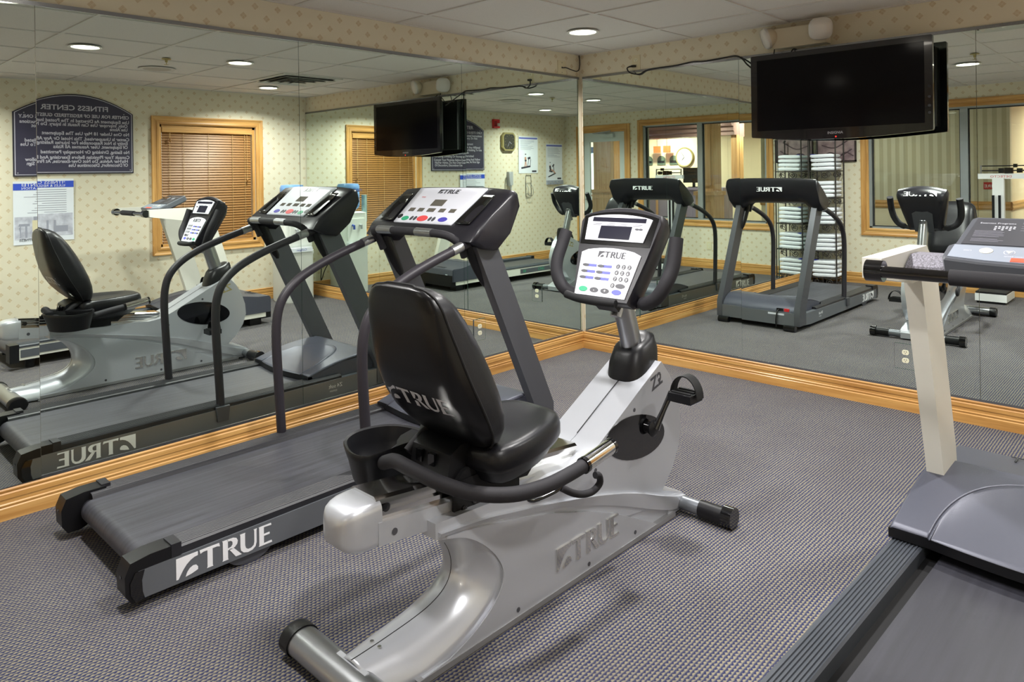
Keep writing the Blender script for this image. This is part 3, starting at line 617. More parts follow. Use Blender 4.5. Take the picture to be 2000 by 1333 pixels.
# ---------------------------------------------------------------- recumbent bike in the middle of the floor
def recumbent_bike():
    YC = 1.99
    t = thing('recumbent_bike', 'silver recumbent exercise bike with black padded seat and backrest', 'exercise bike', (2.85, YC, 0), 'exercise machines')
    HW = 0.122
    # --- rear leg: curved pillar between the two side shells
    R = [(3.43, 0.395), (3.325, 0.360), (3.245, 0.305), (3.190, 0.245), (3.165, 0.190), (3.178, 0.140), (3.225, 0.097), (3.305, 0.056), (3.40, 0.028), (3.50, 0.012), (3.58, 0.010), (3.655, 0.012)]
    Cc = [(3.43, 0.385), (3.352, 0.345), (3.305, 0.295), (3.280, 0.240), (3.282, 0.190), (3.310, 0.152), (3.365, 0.126), (3.435, 0.113), (3.505, 0.106), (3.565, 0.101), (3.615, 0.098), (3.66, 0.096)]
    R = [(p.x, p.y) for p in spline([(x, z, 0) for x, z in R], 4)]; Cc = [(p.x, p.y) for p in spline([(x, z, 0) for x, z in Cc], 4)]
    n = len(R)
    def leg(u, v):
        i = min(n - 1, int(round(u * (n - 1)))); r = R[i]; c = Cc[i]; d = (v - 0.5) * 2
        wtop = 0.085 + 0.037 * min(1, u * 5)
        wt = wtop if u < 0.8 else wtop - (u - 0.8) / 0.2 * 0.030
        k = abs(d) ** 2.6
        return V(c[0] + (r[0] - c[0]) * k, YC + d * wt, c[1] + (r[1] - c[1]) * k)
    b = B(); b.grid(leg, n - 1, 20)
    b.done('rear_leg', 'bike_silver', t, smooth=50, solid=0.004)
    B().prism([(3.648, 0.020), (3.664, 0.020), (3.664, 0.086), (3.648, 0.088)], 'y', YC - 0.07, YC + 0.07, 0.003, 1).done('toe_plate', 'bike_silver', t)
    B().tube([V(p[0], YC, p[1] + 0.0005) for p in Cc[8:]], 0.0012, 5).done('seam', 'black_matte', t)
    for s in (1, -1): B().lathe([(0.006, 0), (0.006, 0.003), (0.0, 0.003)], (3.575, YC + s * 0.018, 0.1005), 'z', 10).done('screw', 'chrome', t)
    # --- lower side shells
    rim = [(x, z) for x, z in R[::-1]]
    low = [(2.265, 0.022), (3.50, 0.022)] + [q for q in rim if q[1] > 0.024 and q[0] < 3.42] + [(3.40, 0.392), (3.287, 0.376), (3.126, 0.344), (2.921, 0.293), (2.72, 0.230), (2.561, 0.168), (2.424, 0.102), (2.33, 0.056)]
    core = [(2.10, 0.012), (3.50, 0.012)] + [q for q in rim if q[1] > 0.024 and q[0] < 3.42] + [(3.40, 0.395), (3.10, 0.36), (2.70, 0.27), (2.40, 0.18), (2.18, 0.09), (2.10, 0.05)]
    bt = [(p.x, p.y) for p in spline([(3.43, 0.412, 0), (3.26, 0.394, 0), (3.119, 0.369, 0), (2.858, 0.316, 0), (2.616, 0.258, 0), (2.413, 0.197, 0), (2.226, 0.125, 0), (2.10, 0.082, 0), (2.04, 0.070, 0)], 4)]
    bb_ = [(p.x, p.y) for p in spline([(3.43, 0.398, 0), (3.26, 0.380, 0), (3.119, 0.352, 0), (2.86, 0.292, 0), (2.63, 0.222, 0), (2.45, 0.155, 0), (2.265, 0.080, 0), (2.14, 0.036, 0), (2.04, 0.018, 0)], 4)]
    band = bt + bb_[::-1]
    up_ = [(3.44, 0.392), (3.30, 0.352), (3.10, 0.30), (2.6, 0.14), (2.10, 0.066), (2.06, 0.085), (2.20, 0.135), (2.125, 0.200), (2.072, 0.275), (2.046, 0.355), (2.052, 0.435), (2.080, 0.520), (2.130, 0.605), (2.195, 0.672), (2.34, 0.600), (2.50, 0.518), (2.63, 0.452), (2.72, 0.418), (2.80, 0.408), (2.90, 0.420), (3.10, 0.418), (3.44, 0.440)]
    for s in (1, -1):
        a0, a1 = sorted((YC + s * 0.02, YC + s * HW))
        B().prism(core, 'y', *sorted((YC + s * 0.02, YC + s * (HW - 0.014))), 0, 1).done('core_shell', 'bike_silver', t, smooth=40)
        b = B(); b.prism(low, 'y', *sorted((YC + s * 0.06, YC + s * (HW + 0.004))), 0.004, 2); lo = b.done('lower_shell', 'bike_silver', t, smooth=40)
        b = B(); b.loft([[V(x, YC + s * y_, z) for (x, z), y_ in zip((p, q, q, p), (HW - 0.04, HW - 0.04, HW + 0.002, HW + 0.010))] for p, q in zip(bt, bb_)]); b.done('side_rib', 'bike_silver', t, smooth=50)
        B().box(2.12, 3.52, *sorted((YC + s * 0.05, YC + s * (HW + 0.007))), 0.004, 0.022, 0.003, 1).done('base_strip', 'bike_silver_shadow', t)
        if s > 0: logo((2.905, YC + HW + 0.003, 0.085), (-1, 0, 0), (0, 0, 1), 0.078, 0.37, 'chrome', lo, 0.006)
        else: logo((2.535, YC - HW - 0.003, 0.085), (1, 0, 0), (0, 0, 1), 0.078, 0.37, 'chrome', lo, 0.006)
        for x, z in ((2.72, 0.040), (3.10, 0.042), (2.42, 0.045)): B().lathe([(0.008, -0.004), (0.008, 0.0015), (0.0, 0.0015)] if s > 0 else [(0.008, 0.004), (0.008, -0.0015), (0, -0.0015)], (x, YC + s * (HW + 0.004), z), 'y', 10).done('screw', 'dark_button', lo)
        b = B(); b.prism(up_, 'y', *sorted((YC + s * 0.001, YC + s * (HW - 0.006))), 0.014, 3); us = b.done('upper_shell', 'bike_silver', t, smooth=40)
        for x, z in ((2.66, 0.36), (2.215, 0.60), (2.40, 0.52)): B().lathe([(0.008, 0), (0.008, s * 0.0015), (0.0, s * 0.0015)], (x, YC + s * (HW - 0.006), z), 'y', 10).done('screw', 'dark_button', us)
        # dark oval around the crank
        e = [(2.389 + 0.208 * math.cos(a) * 0.989 - 0.088 * math.sin(a) * -0.148 * 0, 0.410 + 0.208 * math.cos(a) * 0.148 + 0.088 * math.sin(a)) for a in [k * math.pi / 18 for k in range(36)]]
        ov = B().prism(e, 'y', *sorted((YC + s * (HW - 0.012), YC + s * (HW - 0.003))), 0.003, 1).done('crank_cover', 'black_gloss', us)
        if s > 0: text('Z2', (2.27, YC + s * (HW - 0.0055), 0.565), (-1, 0, 0.25), (0.25, 0, 1), 0.075, 'tread_grey', us, 'model_mark', bold=0.002)
        else: text('Z2', (2.16, YC + s * (HW - 0.0055), 0.565), (1, 0, -0.25), (0.25, 0, 1), 0.075, 'clock_gold', us, 'model_mark', bold=0.002)
    B().tube([V(2.24, YC, 0.6535), V(2.43, YC, 0.5588), V(2.62, YC, 0.4605)], 0.0014, 5).done('seam', 'black_matte', t)
    # --- crank and pedals
    AX = (2.302, 0.427)
    B().tube([(AX[0], YC - 0.145, AX[1]), (AX[0], YC + 0.145, AX[1])], 0.024, 16).done('crank_axle', 'black_gloss', t)
    for s, (px, pz) in ((1, (2.225, 0.565)), (-1, (2.379, 0.289))):
        cr = B().tube([(AX[0], YC + s * 0.150, AX[1]), ((AX[0] + px) / 2, YC + s * 0.165, (AX[1] + pz) / 2), (px, YC + s * 0.180, pz)], [0.016, 0.011, 0.012], 10).done('crank_arm', 'black_gloss', t)
        B().lathe([(0.0, 0.0), (0.030, 0.002), (0.034, 0.010 * s), (0.020, 0.020 * s)], (AX[0], YC + s * 0.132, AX[1]), 'y', 18).done('bearing', 'black_plastic', cr)
        y0, y1 = sorted((YC + s * 0.192, YC + s * 0.292))
        pd = B().box(px - 0.048, px + 0.048, y0, y1, pz - 0.022, pz + 0.012, 0.006, 2).done('pedal', 'black_plastic', t)
        for dx in (-0.03, 0.0, 0.03): B().box(px + dx - 0.006, px + dx + 0.006, y0 + 0.008, y1 - 0.008, pz + 0.010, pz + 0.017, 0.002, 1).done('tread_bar', 'black_matte', pd)
        # strap: a flat band arched over the pedal
        ar = [V(px - 0.012, (y0 + y1) / 2 - 0.058 * math.cos(a), pz - 0.008 + 0.082 * math.sin(a)) for a in [math.pi * k / 14 for k in range(15)]]
        b = B(); b.loft([[p + V(-0.026, 0, 0), p + V(0.026, 0, 0), p + V(0.026, 0, 0) + (p - V(px - 0.012, (y0 + y1) / 2, pz)).normalized() * 0.004, p + V(-0.026, 0, 0) + (p - V(px - 0.012, (y0 + y1) / 2, pz)).normalized() * 0.004] for p in ar])
        st = b.done('pedal_strap', 'black_matte', pd, smooth=50)
    # --- feet
    ft = B().tube([(2.062, YC - 0.34, 0.043), (2.062, YC + 0.34, 0.043)], 0.030, 18).done('front_foot', 'tread_silver', t)
    for s in (1, -1):
        sl = B().tube([(2.062, YC + s * 0.215, 0.043), (2.062, YC + s * 0.345, 0.043)], 0.036, 18).done('foot_sleeve', 'black_plastic', ft)
        B().tube([(2.055, YC + s * 0.318, 0.044), (2.055, YC + s * 0.362, 0.044)], 0.043, 20).done('wheel', 'black_gloss', ft)
    B().prism([(2.03, 0.012), (2.025, 0.060), (2.05, 0.082), (2.16, 0.10), (2.16, 0.012)], 'y', YC - 0.118, YC + 0.118, 0.008, 2).done('foot_bracket', 'bike_silver', t)
    prof = [(0.0, 0.0)]
    rf = B(); path = [(3.668, YC - 0.285, 0.046), (3.668, YC + 0.285, 0.046)]
    rf.tube(path, 0.052, 24, flat=0.78, ref=(0, 0, 1)); rf = rf.done('rear_foot', 'brushed_steel', t)
    for s in (1, -1): B().tube([(3.668, YC + s * 0.245, 0.046), (3.668, YC + s * 0.290, 0.046), (3.668, YC + s * 0.298, 0.046)], [0.0565, 0.0565, 0.050], 24, flat=0.79, ref=(0, 0, 1)).done('end_cap', 'black_plastic', rf)
    # --- seat rail
    sl = (0.425 - 0.330) / (3.60 - 2.74)
    rz = lambda x: 0.425 + (x - 3.60) * sl
    rail = B().prism([(2.74, rz(2.74)), (3.615, rz(3.615)), (3.615, rz(3.615) + 0.066), (2.74, rz(2.74) + 0.066)], 'y', YC - 0.078, YC + 0.078, 0.004, 2).done('seat_rail', 'bike_silver', t)
    for x in (3.56, 3.18, 2.82):
        for s in (1, -1): B().lathe([(0.010, 0), (0.010, s * 0.002), (0, s * 0.002)], (x, YC + s * 0.078, rz(x) + 0.030), 'y', 12).done('screw', 'dark_button', rail)
    for s in (1, -1): B().box(2.76, 3.61, YC + s * 0.045 - 0.004, YC + s * 0.045 + 0.004, 0, 0.001).done('rail_slot', 'black_matte', rail) if False else None
    sec = [(-0.060, 0.066), (-0.060, 0.088), (-0.050, 0.094), (-0.050, 0.104), (-0.062, 0.110), (-0.062, 0.124), (-0.052, 0.132), (0.052, 0.132), (0.062, 0.124), (0.062, 0.110), (0.050, 0.104), (0.050, 0.094), (0.060, 0.088), (0.060, 0.066)]
    b = B(); b.loft([[V(x, YC + d, rz(x) + h) for d, h in sec] for x in (2.70, 3.612)]); b.done('chrome_track', 'chrome', rail, smooth=20)
    for s in (1, -1): B().lathe([(0.013, 0), (0.013, s * 0.012), (0.0, s * 0.014)], (3.575, YC + s * 0.050, rz(3.575) + 0.097), 'y', 14).done('stop_bumper', 'black_gloss', rail)
    capz = rz(3.6)
    rings = []
    for x, k in ((3.600, 1.0), (3.628, 1.0), (3.660, 0.97), (3.684, 0.90), (3.702, 0.79), (3.714, 0.62), (3.720, 0.36), (3.721, 0.1)):
        ring = []
        for i in range(28):
            a = 2 * math.pi * i / 28; c, s_ = math.cos(a), math.sin(a); p = 0.34
            ring.append(V(x, YC + 0.076 * k * (abs(c) ** p) * (1 if c > 0 else -1), capz + 0.058 + 0.068 * k * (abs(s_) ** p) * (1 if s_ > 0 else -1)))
        rings.append(ring)
    B().loft(rings).done('rail_end_cap', 'bike_silver', t, smooth=60)
    # --- carriage, seat, backrest
    ca = B().prism([(3.005, 0.44), (3.335, 0.475), (3.335, 0.515), (3.30, 0.545), (3.22, 0.560), (3.02, 0.560), (2.93, 0.50)], 'y', YC - 0.088, YC + 0.088, 0.006, 2).done('carriage', 'black_matte', t)
    for s in (1, -1):
        B().prism([(3.05, 0.375), (3.345, 0.405), (3.345, 0.52), (3.05, 0.52)], 'y', *sorted((YC + s * 0.084, YC + s * 0.092)), 0.002, 1).done('side_plate', 'black_matte', ca)
        for x, z in ((3.305, 0.432), (3.26, 0.445), (3.31, 0.505)): B().lathe([(0.011, 0), (0.011, s * 0.006), (0.0, s * 0.007)], (x, YC + s * 0.092, z), 'y', 8).done('bolt', 'black_gloss', ca)
    hb = B().prism([(3.155, 0.500), (3.345, 0.515), (3.352, 0.545), (3.340, 0.600), (3.30, 0.622), (3.18, 0.62), (3.15, 0.56)], 'y', YC - 0.105, YC + 0.075, 0.010, 3).done('backrest_hinge', 'black_plastic', t)
    for d in (-0.06, 0.0): B().box(3.318, 3.356, YC + d - 0.014, YC + d + 0.014, 0.555, 0.592).done('hinge_slot', 'black_gloss', hb, smooth=0)
    for x in (3.19, 3.27): B().lathe([(0.007, 0), (0.007, 0.003), (0, 0.003)], (x, YC + 0.075, 0.555), 'y', 8).done('bolt', 'black_gloss', hb)
    # seat cushion: lofted outline, thick pan + padded top
    def seat_out(k=1.0):
        o = [(2.83, 0.0), (2.835, 0.07), (2.865, 0.12), (2.93, 0.155), (3.02, 0.185), (3.11, 0.205), (3.20, 0.208), (3.255, 0.185), (3.275, 0.12), (3.28, 0.0)]
        o = o + [(x, -y) for x, y in o[-2:0:-1]]
        cx = 3.06
        return [(p.x, p.y) for p in spline([(cx + (x - cx) * k, y * k, 0) for x, y in o], 4, True)]
    def top(x, d, base): return base + 0.022 * max(0, (abs(d) / 0.2) ** 2) * (0.3 + max(0, (x - 2.85) / 0.4) * 0.5) - 0.02 * max(0, (x - 2.88) / 0.4)
    rings = []
    for k, z, f in ((0.86, 0.540, 0), (0.97, 0.545, 0), (1.0, 0.560, 0.1), (1.0, 0.590, 0.6), (0.975, 0.612, 0.9), (0.92, 0.624, 1), (0.78, 0.626, 1), (0.5, 0.622, 1), (0.25, 0.620, 1), (0.02, 0.620, 1)):
        rings.append([V(x, YC + d, z + (top(x, d, 0)) * f) for x, d in seat_out(k)])
    st = B().loft(rings).done('seat', 'vinyl_black', t, smooth=60)
    rings = [[V(x, YC + d, z) for x, d in seat_out(k)] for k, z in ((0.62, 0.475), (0.80, 0.50), (0.90, 0.542))]
    B().loft(rings).done('seat_pan', 'black_plastic', st, smooth=60)
    # backrest: rear shell and front cushion
    Z = [0.596, 0.598, 0.606, 0.630, 0.670, 0.720, 0.780, 0.860, 0.940, 1.020, 1.075, 1.110, 1.127, 1.134, 1.138]
    HWb = [0.060, 0.085, 0.128, 0.166, 0.192, 0.205, 0.209, 0.204, 0.195, 0.183, 0.172, 0.150, 0.118, 0.075, 0.050]
    XM = [3.228, 3.236, 3.240, 3.250, 3.272, 3.302, 3.335, 3.374, 3.405, 3.434, 3.450, 3.461, 3.467, 3.470, 3.464]     # seam line
    XB = [3.228, 3.240, 3.252, 3.282, 3.326, 3.372, 3.412, 3.446, 3.467, 3.481, 3.487, 3.487, 3.483, 3.476, 3.464]     # back of shell at centre
    XFr = [3.228, 3.212, 3.192, 3.176, 3.170, 3.176, 3.194, 3.228, 3.268, 3.316, 3.358, 3.394, 3.424, 3.448, 3.464]      # cushion front at centre
    def back(u, v, X, edge):
        i = u * (len(Z) - 1); a = min(len(Z) - 2, int(i)); f = i - a; L_ = lambda A: A[a] + (A[a + 1] - A[a]) * f
        d = (v - 0.5) * 2; d = math.sin(d * math.pi / 2) * 0.35 + d * 0.65; s = abs(d) ** (7.0 if edge == 0.6 else 5.0)
        return V(L_(X) + (L_(XM) - L_(X)) * (1 - (1 - s) ** edge), YC + d * L_(HWb), L_(Z))
    b = B(); b.grid(lambda u, v: back(u, v, XB, 0.6), 48, 48); sh = b.done('backrest_shell', 'black_satin', t, smooth=70)
    MT_sh = None
    b = B(); b.grid(lambda u, v: back(u, v, [x - 0.002 for x in XFr], 0.45), 48, 48); bc = b.done('backrest_cushion', 'vinyl_black', t, smooth=70)
    # piping along the seam
    pp = [V(XM[i], YC + HWb[i], Z[i]) for i in range(len(Z))] + [V(XM[i], YC - HWb[i], Z[i]) for i in range(len(Z) - 1, -1, -1)]
    B().tube(spline(pp, 4, True), 0.004, 8, closed=True).done('piping', 'black_matte', bc)
    lo_ = V(3.4325, YC + 0.0, 0.757)
    for d, in ((0,),): pass
    lg = B(); M = frame((3.449, YC - 0.160, 0.750), (0, 1, 0), (0.18, 0, 1)); kx = 0.31 / 4.75
    for P in LOGO:
        A = [lg.bm.verts.new((x * kx, y * 0.052, 0)) for x, y in P]; D = [lg.bm.verts.new((x * kx, y * 0.052, 0.003)) for x, y in P]; m_ = len(P); lg.bm.faces.new(D)
        for i in range(m_): lg.bm.faces.new((A[i], A[(i + 1) % m_], D[(i + 1) % m_], D[i]))
    bmesh.ops.triangulate(lg.bm, faces=[f for f in lg.bm.faces if len(f.verts) > 4]); lg.move(M)
    for v in lg.bm.verts:      # wrap the lettering onto the curved shell
        u = 0.0
        for i in range(len(Z) - 1):
            if Z[i] <= v.co.z <= Z[i + 1]: u = (i + (v.co.z - Z[i]) / (Z[i + 1] - Z[i])) / (len(Z) - 1); hw = HWb[i] + (HWb[i + 1] - HWb[i]) * (v.co.z - Z[i]) / (Z[i + 1] - Z[i])
        vv = 0.5 + (v.co.y - YC) / hw / 2 * 0.93; q = back(u, min(1, max(0, vv)), XB, 0.6); v.co.x = q.x + 0.0015
    lg.done('brand_logo', 'logo_silver', sh, smooth=0)
    # --- seat side handles: one bent tube from the right grip round the back to the cup holder
    path = spline([(2.835, YC + 0.288, 0.527), (2.92, YC + 0.290, 0.517), (3.03, YC + 0.288, 0.507), (3.14, YC + 0.280, 0.502), (3.25, YC + 0.250, 0.505), (3.345, YC + 0.185, 0.520), (3.405, YC + 0.10, 0.545), (3.440, YC + 0.0, 0.572), (3.445, YC - 0.07, 0.578), (3.425, YC - 0.15, 0.545), (3.36, YC - 0.22, 0.515), (3.24, YC - 0.258, 0.528), (3.10, YC - 0.268, 0.553), (2.90, YC - 0.275, 0.582)], 6)
    th = B().tube(path, 0.0225, 14).done('seat_handlebar', 'foam_black', t)
    for pts in (((2.805, YC + 0.287, 0.531), (2.945, YC + 0.290, 0.515)), ((2.865, YC - 0.276, 0.589), (3.01, YC - 0.272, 0.567))):
        gp = B().tube(pts, 0.0255, 16).done('pulse_grip', 'chrome', th)
        B().tube((pts[0], tuple(V(*pts[0]) + (V(*pts[0]) - V(*pts[1])).normalized() * 0.012)), 0.027, 16).done('grip_end', 'black_gloss', gp)
        e = V(*pts[1]); dd = (V(*pts[1]) - V(*pts[0])).normalized(); B().tube((e, e + dd * 0.014), 0.027, 16).done('grip_collar', 'black_gloss', gp)
    # cup holder
    cx, cy = 3.345, YC - 0.262
    def cup(k, z, ks=0.0):
        o = [(0.150, 0.020), (0.145, 0.085), (0.085, 0.105), (0.0, 0.100), (-0.085, 0.105), (-0.130, 0.085), (-0.135, 0.0), (-0.105, -0.075), (-0.045, -0.115), (0.035, -0.120), (0.105, -0.075)]
        return [V(cx + p.x * k, cy + p.y * k - ks, z) for p in spline([(x, y, 0) for x, y in o], 4, True)]
    b = B(); b.loft([cup(0.74, 0.462), cup(0.80, 0.462), cup(0.90, 0.52), cup(0.98, 0.553), cup(1.02, 0.572), cup(1.00, 0.578), cup(0.93, 0.574), cup(0.86, 0.53), cup(0.76, 0.475), cup(0.70, 0.470)])
    ch = b.done('cup_holder', 'black_plastic', t, smooth=50)
    B().prism([(cx + 0.02, cy + 0.10), (cx - 0.085, cy + 0.10), (cx - 0.128, cy + 0.075), (cx - 0.128, cy + 0.0), (cx - 0.06, cy + 0.02), (cx - 0.02, cy + 0.05)], 'z', 0.555, 0.573, 0.003, 1).done('tray', 'black_plastic', ch)
    B().tube(spline([(3.34, YC - 0.135, 0.560), (3.30, YC - 0.130, 0.592), (3.255, YC - 0.130, 0.612), (3.22, YC - 0.128, 0.60), (3.21, YC - 0.125, 0.57)], 5), 0.017, 12).done('lever_grip', 'foam_black', ch)
    # seat adjustment lever
    lv = B().tube(spline([(3.10, YC + 0.095, 0.412), (3.045, YC + 0.11, 0.385), (3.01, YC + 0.118, 0.365), (2.93, YC + 0.135, 0.37), (2.885, YC + 0.14, 0.378)], 4), 0.007, 10).done('adjust_lever', 'black_gloss', t)
    B().tube(spline([(2.890, YC + 0.14, 0.377), (2.84, YC + 0.148, 0.345), (2.79, YC + 0.155, 0.325), (2.735, YC + 0.16, 0.320), (2.700, YC + 0.165, 0.340), (2.705, YC + 0.165, 0.368), (2.725, YC + 0.163, 0.375)], 4), 0.0125, 12).done('lever_grip', 'foam_black', lv)
    # --- mast, boot
    rings = []
    for x, z, rx, ry in ((2.240, 0.565, 0.108, 0.090), (2.236, 0.62, 0.108, 0.090), (2.228, 0.69, 0.102, 0.086), (2.222, 0.738, 0.088, 0.072), (2.226, 0.754, 0.066, 0.052), (2.230, 0.750, 0.045, 0.036)):
        rings.append([V(x + rx * (abs(math.cos(a)) ** 0.7) * (1 if math.cos(a) > 0 else -1), YC + ry * (abs(math.sin(a)) ** 0.7) * (1 if math.sin(a) > 0 else -1), z - rx * math.cos(a) * 0.42) for a in [k * math.pi / 14 for k in range(28)]])
    B().loft(rings).done('boot', 'black_plastic', t, smooth=60)
    B().tube([(2.218, YC, 0.67), (2.330, YC, 1.0)], 0.040, 20, flat=1.25, ref=(1, 0, 0)).done('mast', 'brushed_steel', t)
    # --- console
    p0 = V(2.463, YC, 0.958); p1 = V(2.292, YC, 1.300); up = (p1 - p0).normalized(); nrm = V(up.z, 0, -up.x); L = (p1 - p0).length
    def cpt(a, k, lift=0.0): return p0 + V(0, a, 0) + up * (k * L) + nrm * lift
    def outline(grow=0.0, bow=0.02):
        o = [(-0.128, 0.0), (-0.165, 0.45), (-0.192, 0.86), (-0.180, 0.945)] + [(-0.15 + 0.30 * i / 8, 0.965 + bow * (1 - ((i - 4) / 4) ** 2) * 3) for i in range(9)] + [(0.180, 0.945), (0.192, 0.86), (0.165, 0.45), (0.128, 0.0)]
        return [(a * (1 + grow), 0.5 + (k - 0.5) * (1 + grow * 1.2)) for a, k in o]
    b = B(); b.loft([[cpt(a, k, l) for a, k in outline(g)] for g, l in ((0.02, 0.0), (0.05, -0.012), (0.05, -0.055), (-0.02, -0.095), (-0.20, -0.125))])
    con = b.done('console', 'console_black', t, smooth=35)
    # back plate and mast clamp (seen in the mirror)
    B().extr([cpt(a, k, -0.122) for a, k in ((-0.075, 0.02), (0.075, 0.02), (0.08, 0.50), (0.045, 0.56), (0, 0.545), (-0.045, 0.56), (-0.08, 0.50))], nrm * -0.006).done('back_plate', 'tread_grey', con)
    B().tube([cpt(0, -0.08, -0.14), cpt(0, 0.33, -0.135)], 0.026, 16).done('clamp_post', 'brushed_steel', con)
    logo(cpt(0.13, 0.93, -0.112), (0, -1, 0), cpt(0, 1.02, -0.074) - cpt(0, 0.93, -0.112), 0.040, 0.26, 'white_letter', con, 0.006)
    def plate(name, pts, m, lift=0.004, parent=con, th=0.004): return B().extr([cpt(a, k, lift) for a, k in pts], nrm * -th).done(name, m, parent, smooth=20)
    # recessed display field and key field
    dk = plate('display_bezel', [(-0.172, 0.60), (0.172, 0.60), (0.184, 0.93)] + [(0.15 - 0.30 * i / 8, 0.955 + 0.04 * (1 - ((i - 4) / 4) ** 2)) for i in range(9)] + [(-0.184, 0.93)], 'black_gloss', 0.002)
    up_pl = plate('display_plate', [(-0.148, 0.645), (0.140, 0.645), (0.160, 0.905)] + [(0.13 - 0.27 * i / 8, 0.925 + 0.03 * (1 - ((i - 4) / 4) ** 2)) for i in range(9)] + [(-0.160, 0.905)], 'console_face', 0.008)
    kp = plate('key_plate', [(-0.127, 0.02), (0.118, 0.02), (0.145, 0.50)] + [(0.11 - 0.23 * i / 8, 0.535 + 0.03 * (1 - ((i - 4) / 4) ** 2)) for i in range(9)] + [(-0.148, 0.50)], 'console_face', 0.004)
    def rect(a, k, w, h): return [(a - w / 2, k - h / 2), (a + w / 2, k - h / 2), (a + w / 2, k + h / 2), (a - w / 2, k + h / 2)]
    def oval(a, k, w, h): return [(a + w / 2 * math.cos(i * math.pi / 9), k + h / 2 * math.sin(i * math.pi / 9)) for i in range(18)]
    plate('lcd', rect(0.0, 0.890, 0.265, 0.050), 'screen_dark', 0.0095, up_pl, 0.002); plate('lcd', rect(-0.005, 0.742, 0.155, 0.150), 'screen_dark', 0.0095, up_pl, 0.002)
    for a in (-0.10, -0.03, 0.03, 0.10): plate('print', rect(a, 0.842, 0.036, 0.005), 'face_grey_text', 0.0092, up_pl, 0.001); plate('print', rect(a - 0.006, 0.826, 0.040, 0.005), 'face_grey_text', 0.0092, up_pl, 0.001)
    for a in (0.098, 0.116): plate('key', oval(a, 0.79, 0.020, 0.022), 'dark_button', 0.0095, up_pl, 0.002)
    R_ = (0, 1, 0)
    logo(cpt(-0.060, 0.455, 0.0045), R_, up, 0.026, 0.135, 'dark_letter', kp, 0.001)
    for i, k in enumerate((0.355, 0.285, 0.215)):
        for j, a in enumerate((-0.088, -0.012)):
            plate('key', rect(a + 0.008, k, 0.052, 0.028), 'violet_key', 0.0052, kp, 0.002); plate('key', oval(a - 0.020, k, 0.034, 0.030), 'dark_button', 0.0058, kp, 0.002)
    for r_, row in enumerate(('123', '456', '789')):
        for c_, chx in enumerate(row):
            a, k = 0.052 + 0.027 * c_, 0.365 - 0.068 * r_; kk = plate('key', oval(a, k, 0.019, 0.050), 'dark_button', 0.0055, kp, 0.002)
            text(chx, cpt(a, k - 0.018, 0.0060), R_, up, 0.017, 'white_letter', kp, 'digit', 'CENTER')
    plate('key', oval(0.048, 0.155, 0.019, 0.050), 'dark_button', 0.0055, kp, 0.002); text('0', cpt(0.048, 0.137, 0.006), R_, up, 0.017, 'white_letter', kp, 'digit', 'CENTER')
    plate('key', oval(0.085, 0.155, 0.046, 0.050), 'dark_button', 0.0055, kp, 0.002)
    plate('start_key', oval(-0.090, 0.085, 0.044, 0.058), 'green_button', 0.0055, kp, 0.002); plate('minus_key', oval(-0.035, 0.085, 0.042, 0.055), 'dark_button', 0.0055, kp, 0.002); plate('plus_key', oval(0.018, 0.085, 0.042, 0.055), 'dark_button', 0.0055, kp, 0.002); plate('mode_key', oval(0.075, 0.085, 0.046, 0.055), 'violet_key', 0.0055, kp, 0.002)
    text('-', cpt(-0.035, 0.068, 0.006), R_, up, 0.022, 'white_letter', kp, 'symbol', 'CENTER'); text('+', cpt(0.018, 0.066, 0.006), R_, up, 0.022, 'white_letter', kp, 'symbol', 'CENTER')
    # reading lip below the keys
    B().tube(spline([cpt(-0.155, -0.01, 0.018), cpt(-0.08, -0.045, 0.026), cpt(0.02, -0.055, 0.026), cpt(0.095, -0.045, 0.018)], 5), 0.0165, 12).done('book_ledge', 'black_matte', con)
    B().prism([(2.40, 0.90), (2.455, 0.945), (2.40, 0.985), (2.35, 0.95)], 'y', YC - 0.05, YC + 0.05, 0.006, 2).done('console_neck', 'black_plastic', con)
    # --- front handlebar
    path = spline([(2.325, YC + 0.272, 1.205), (2.343, YC + 0.275, 1.15), (2.365, YC + 0.275, 1.09), (2.395, YC + 0.262, 1.03), (2.405, YC + 0.225, 0.975), (2.395, YC + 0.16, 0.945), (2.38, YC + 0.08, 0.935), (2.375, YC, 0.932), (2.38, YC - 0.08, 0.935), (2.395, YC - 0.16, 0.945), (2.412, YC - 0.225, 0.975), (2.412, YC - 0.262, 1.03), (2.392, YC - 0.275, 1.09), (2.36, YC - 0.275, 1.15), (2.33, YC - 0.272, 1.21)], 5)
    n_ = len(path); rr = [0.027 if (i < n_ * 0.36 or i > n_ * 0.64) else 0.017 for i in range(n_)]
    B().tube(path, rr, 14).done('handlebar', 'foam_black', t)
recumbent_bike()
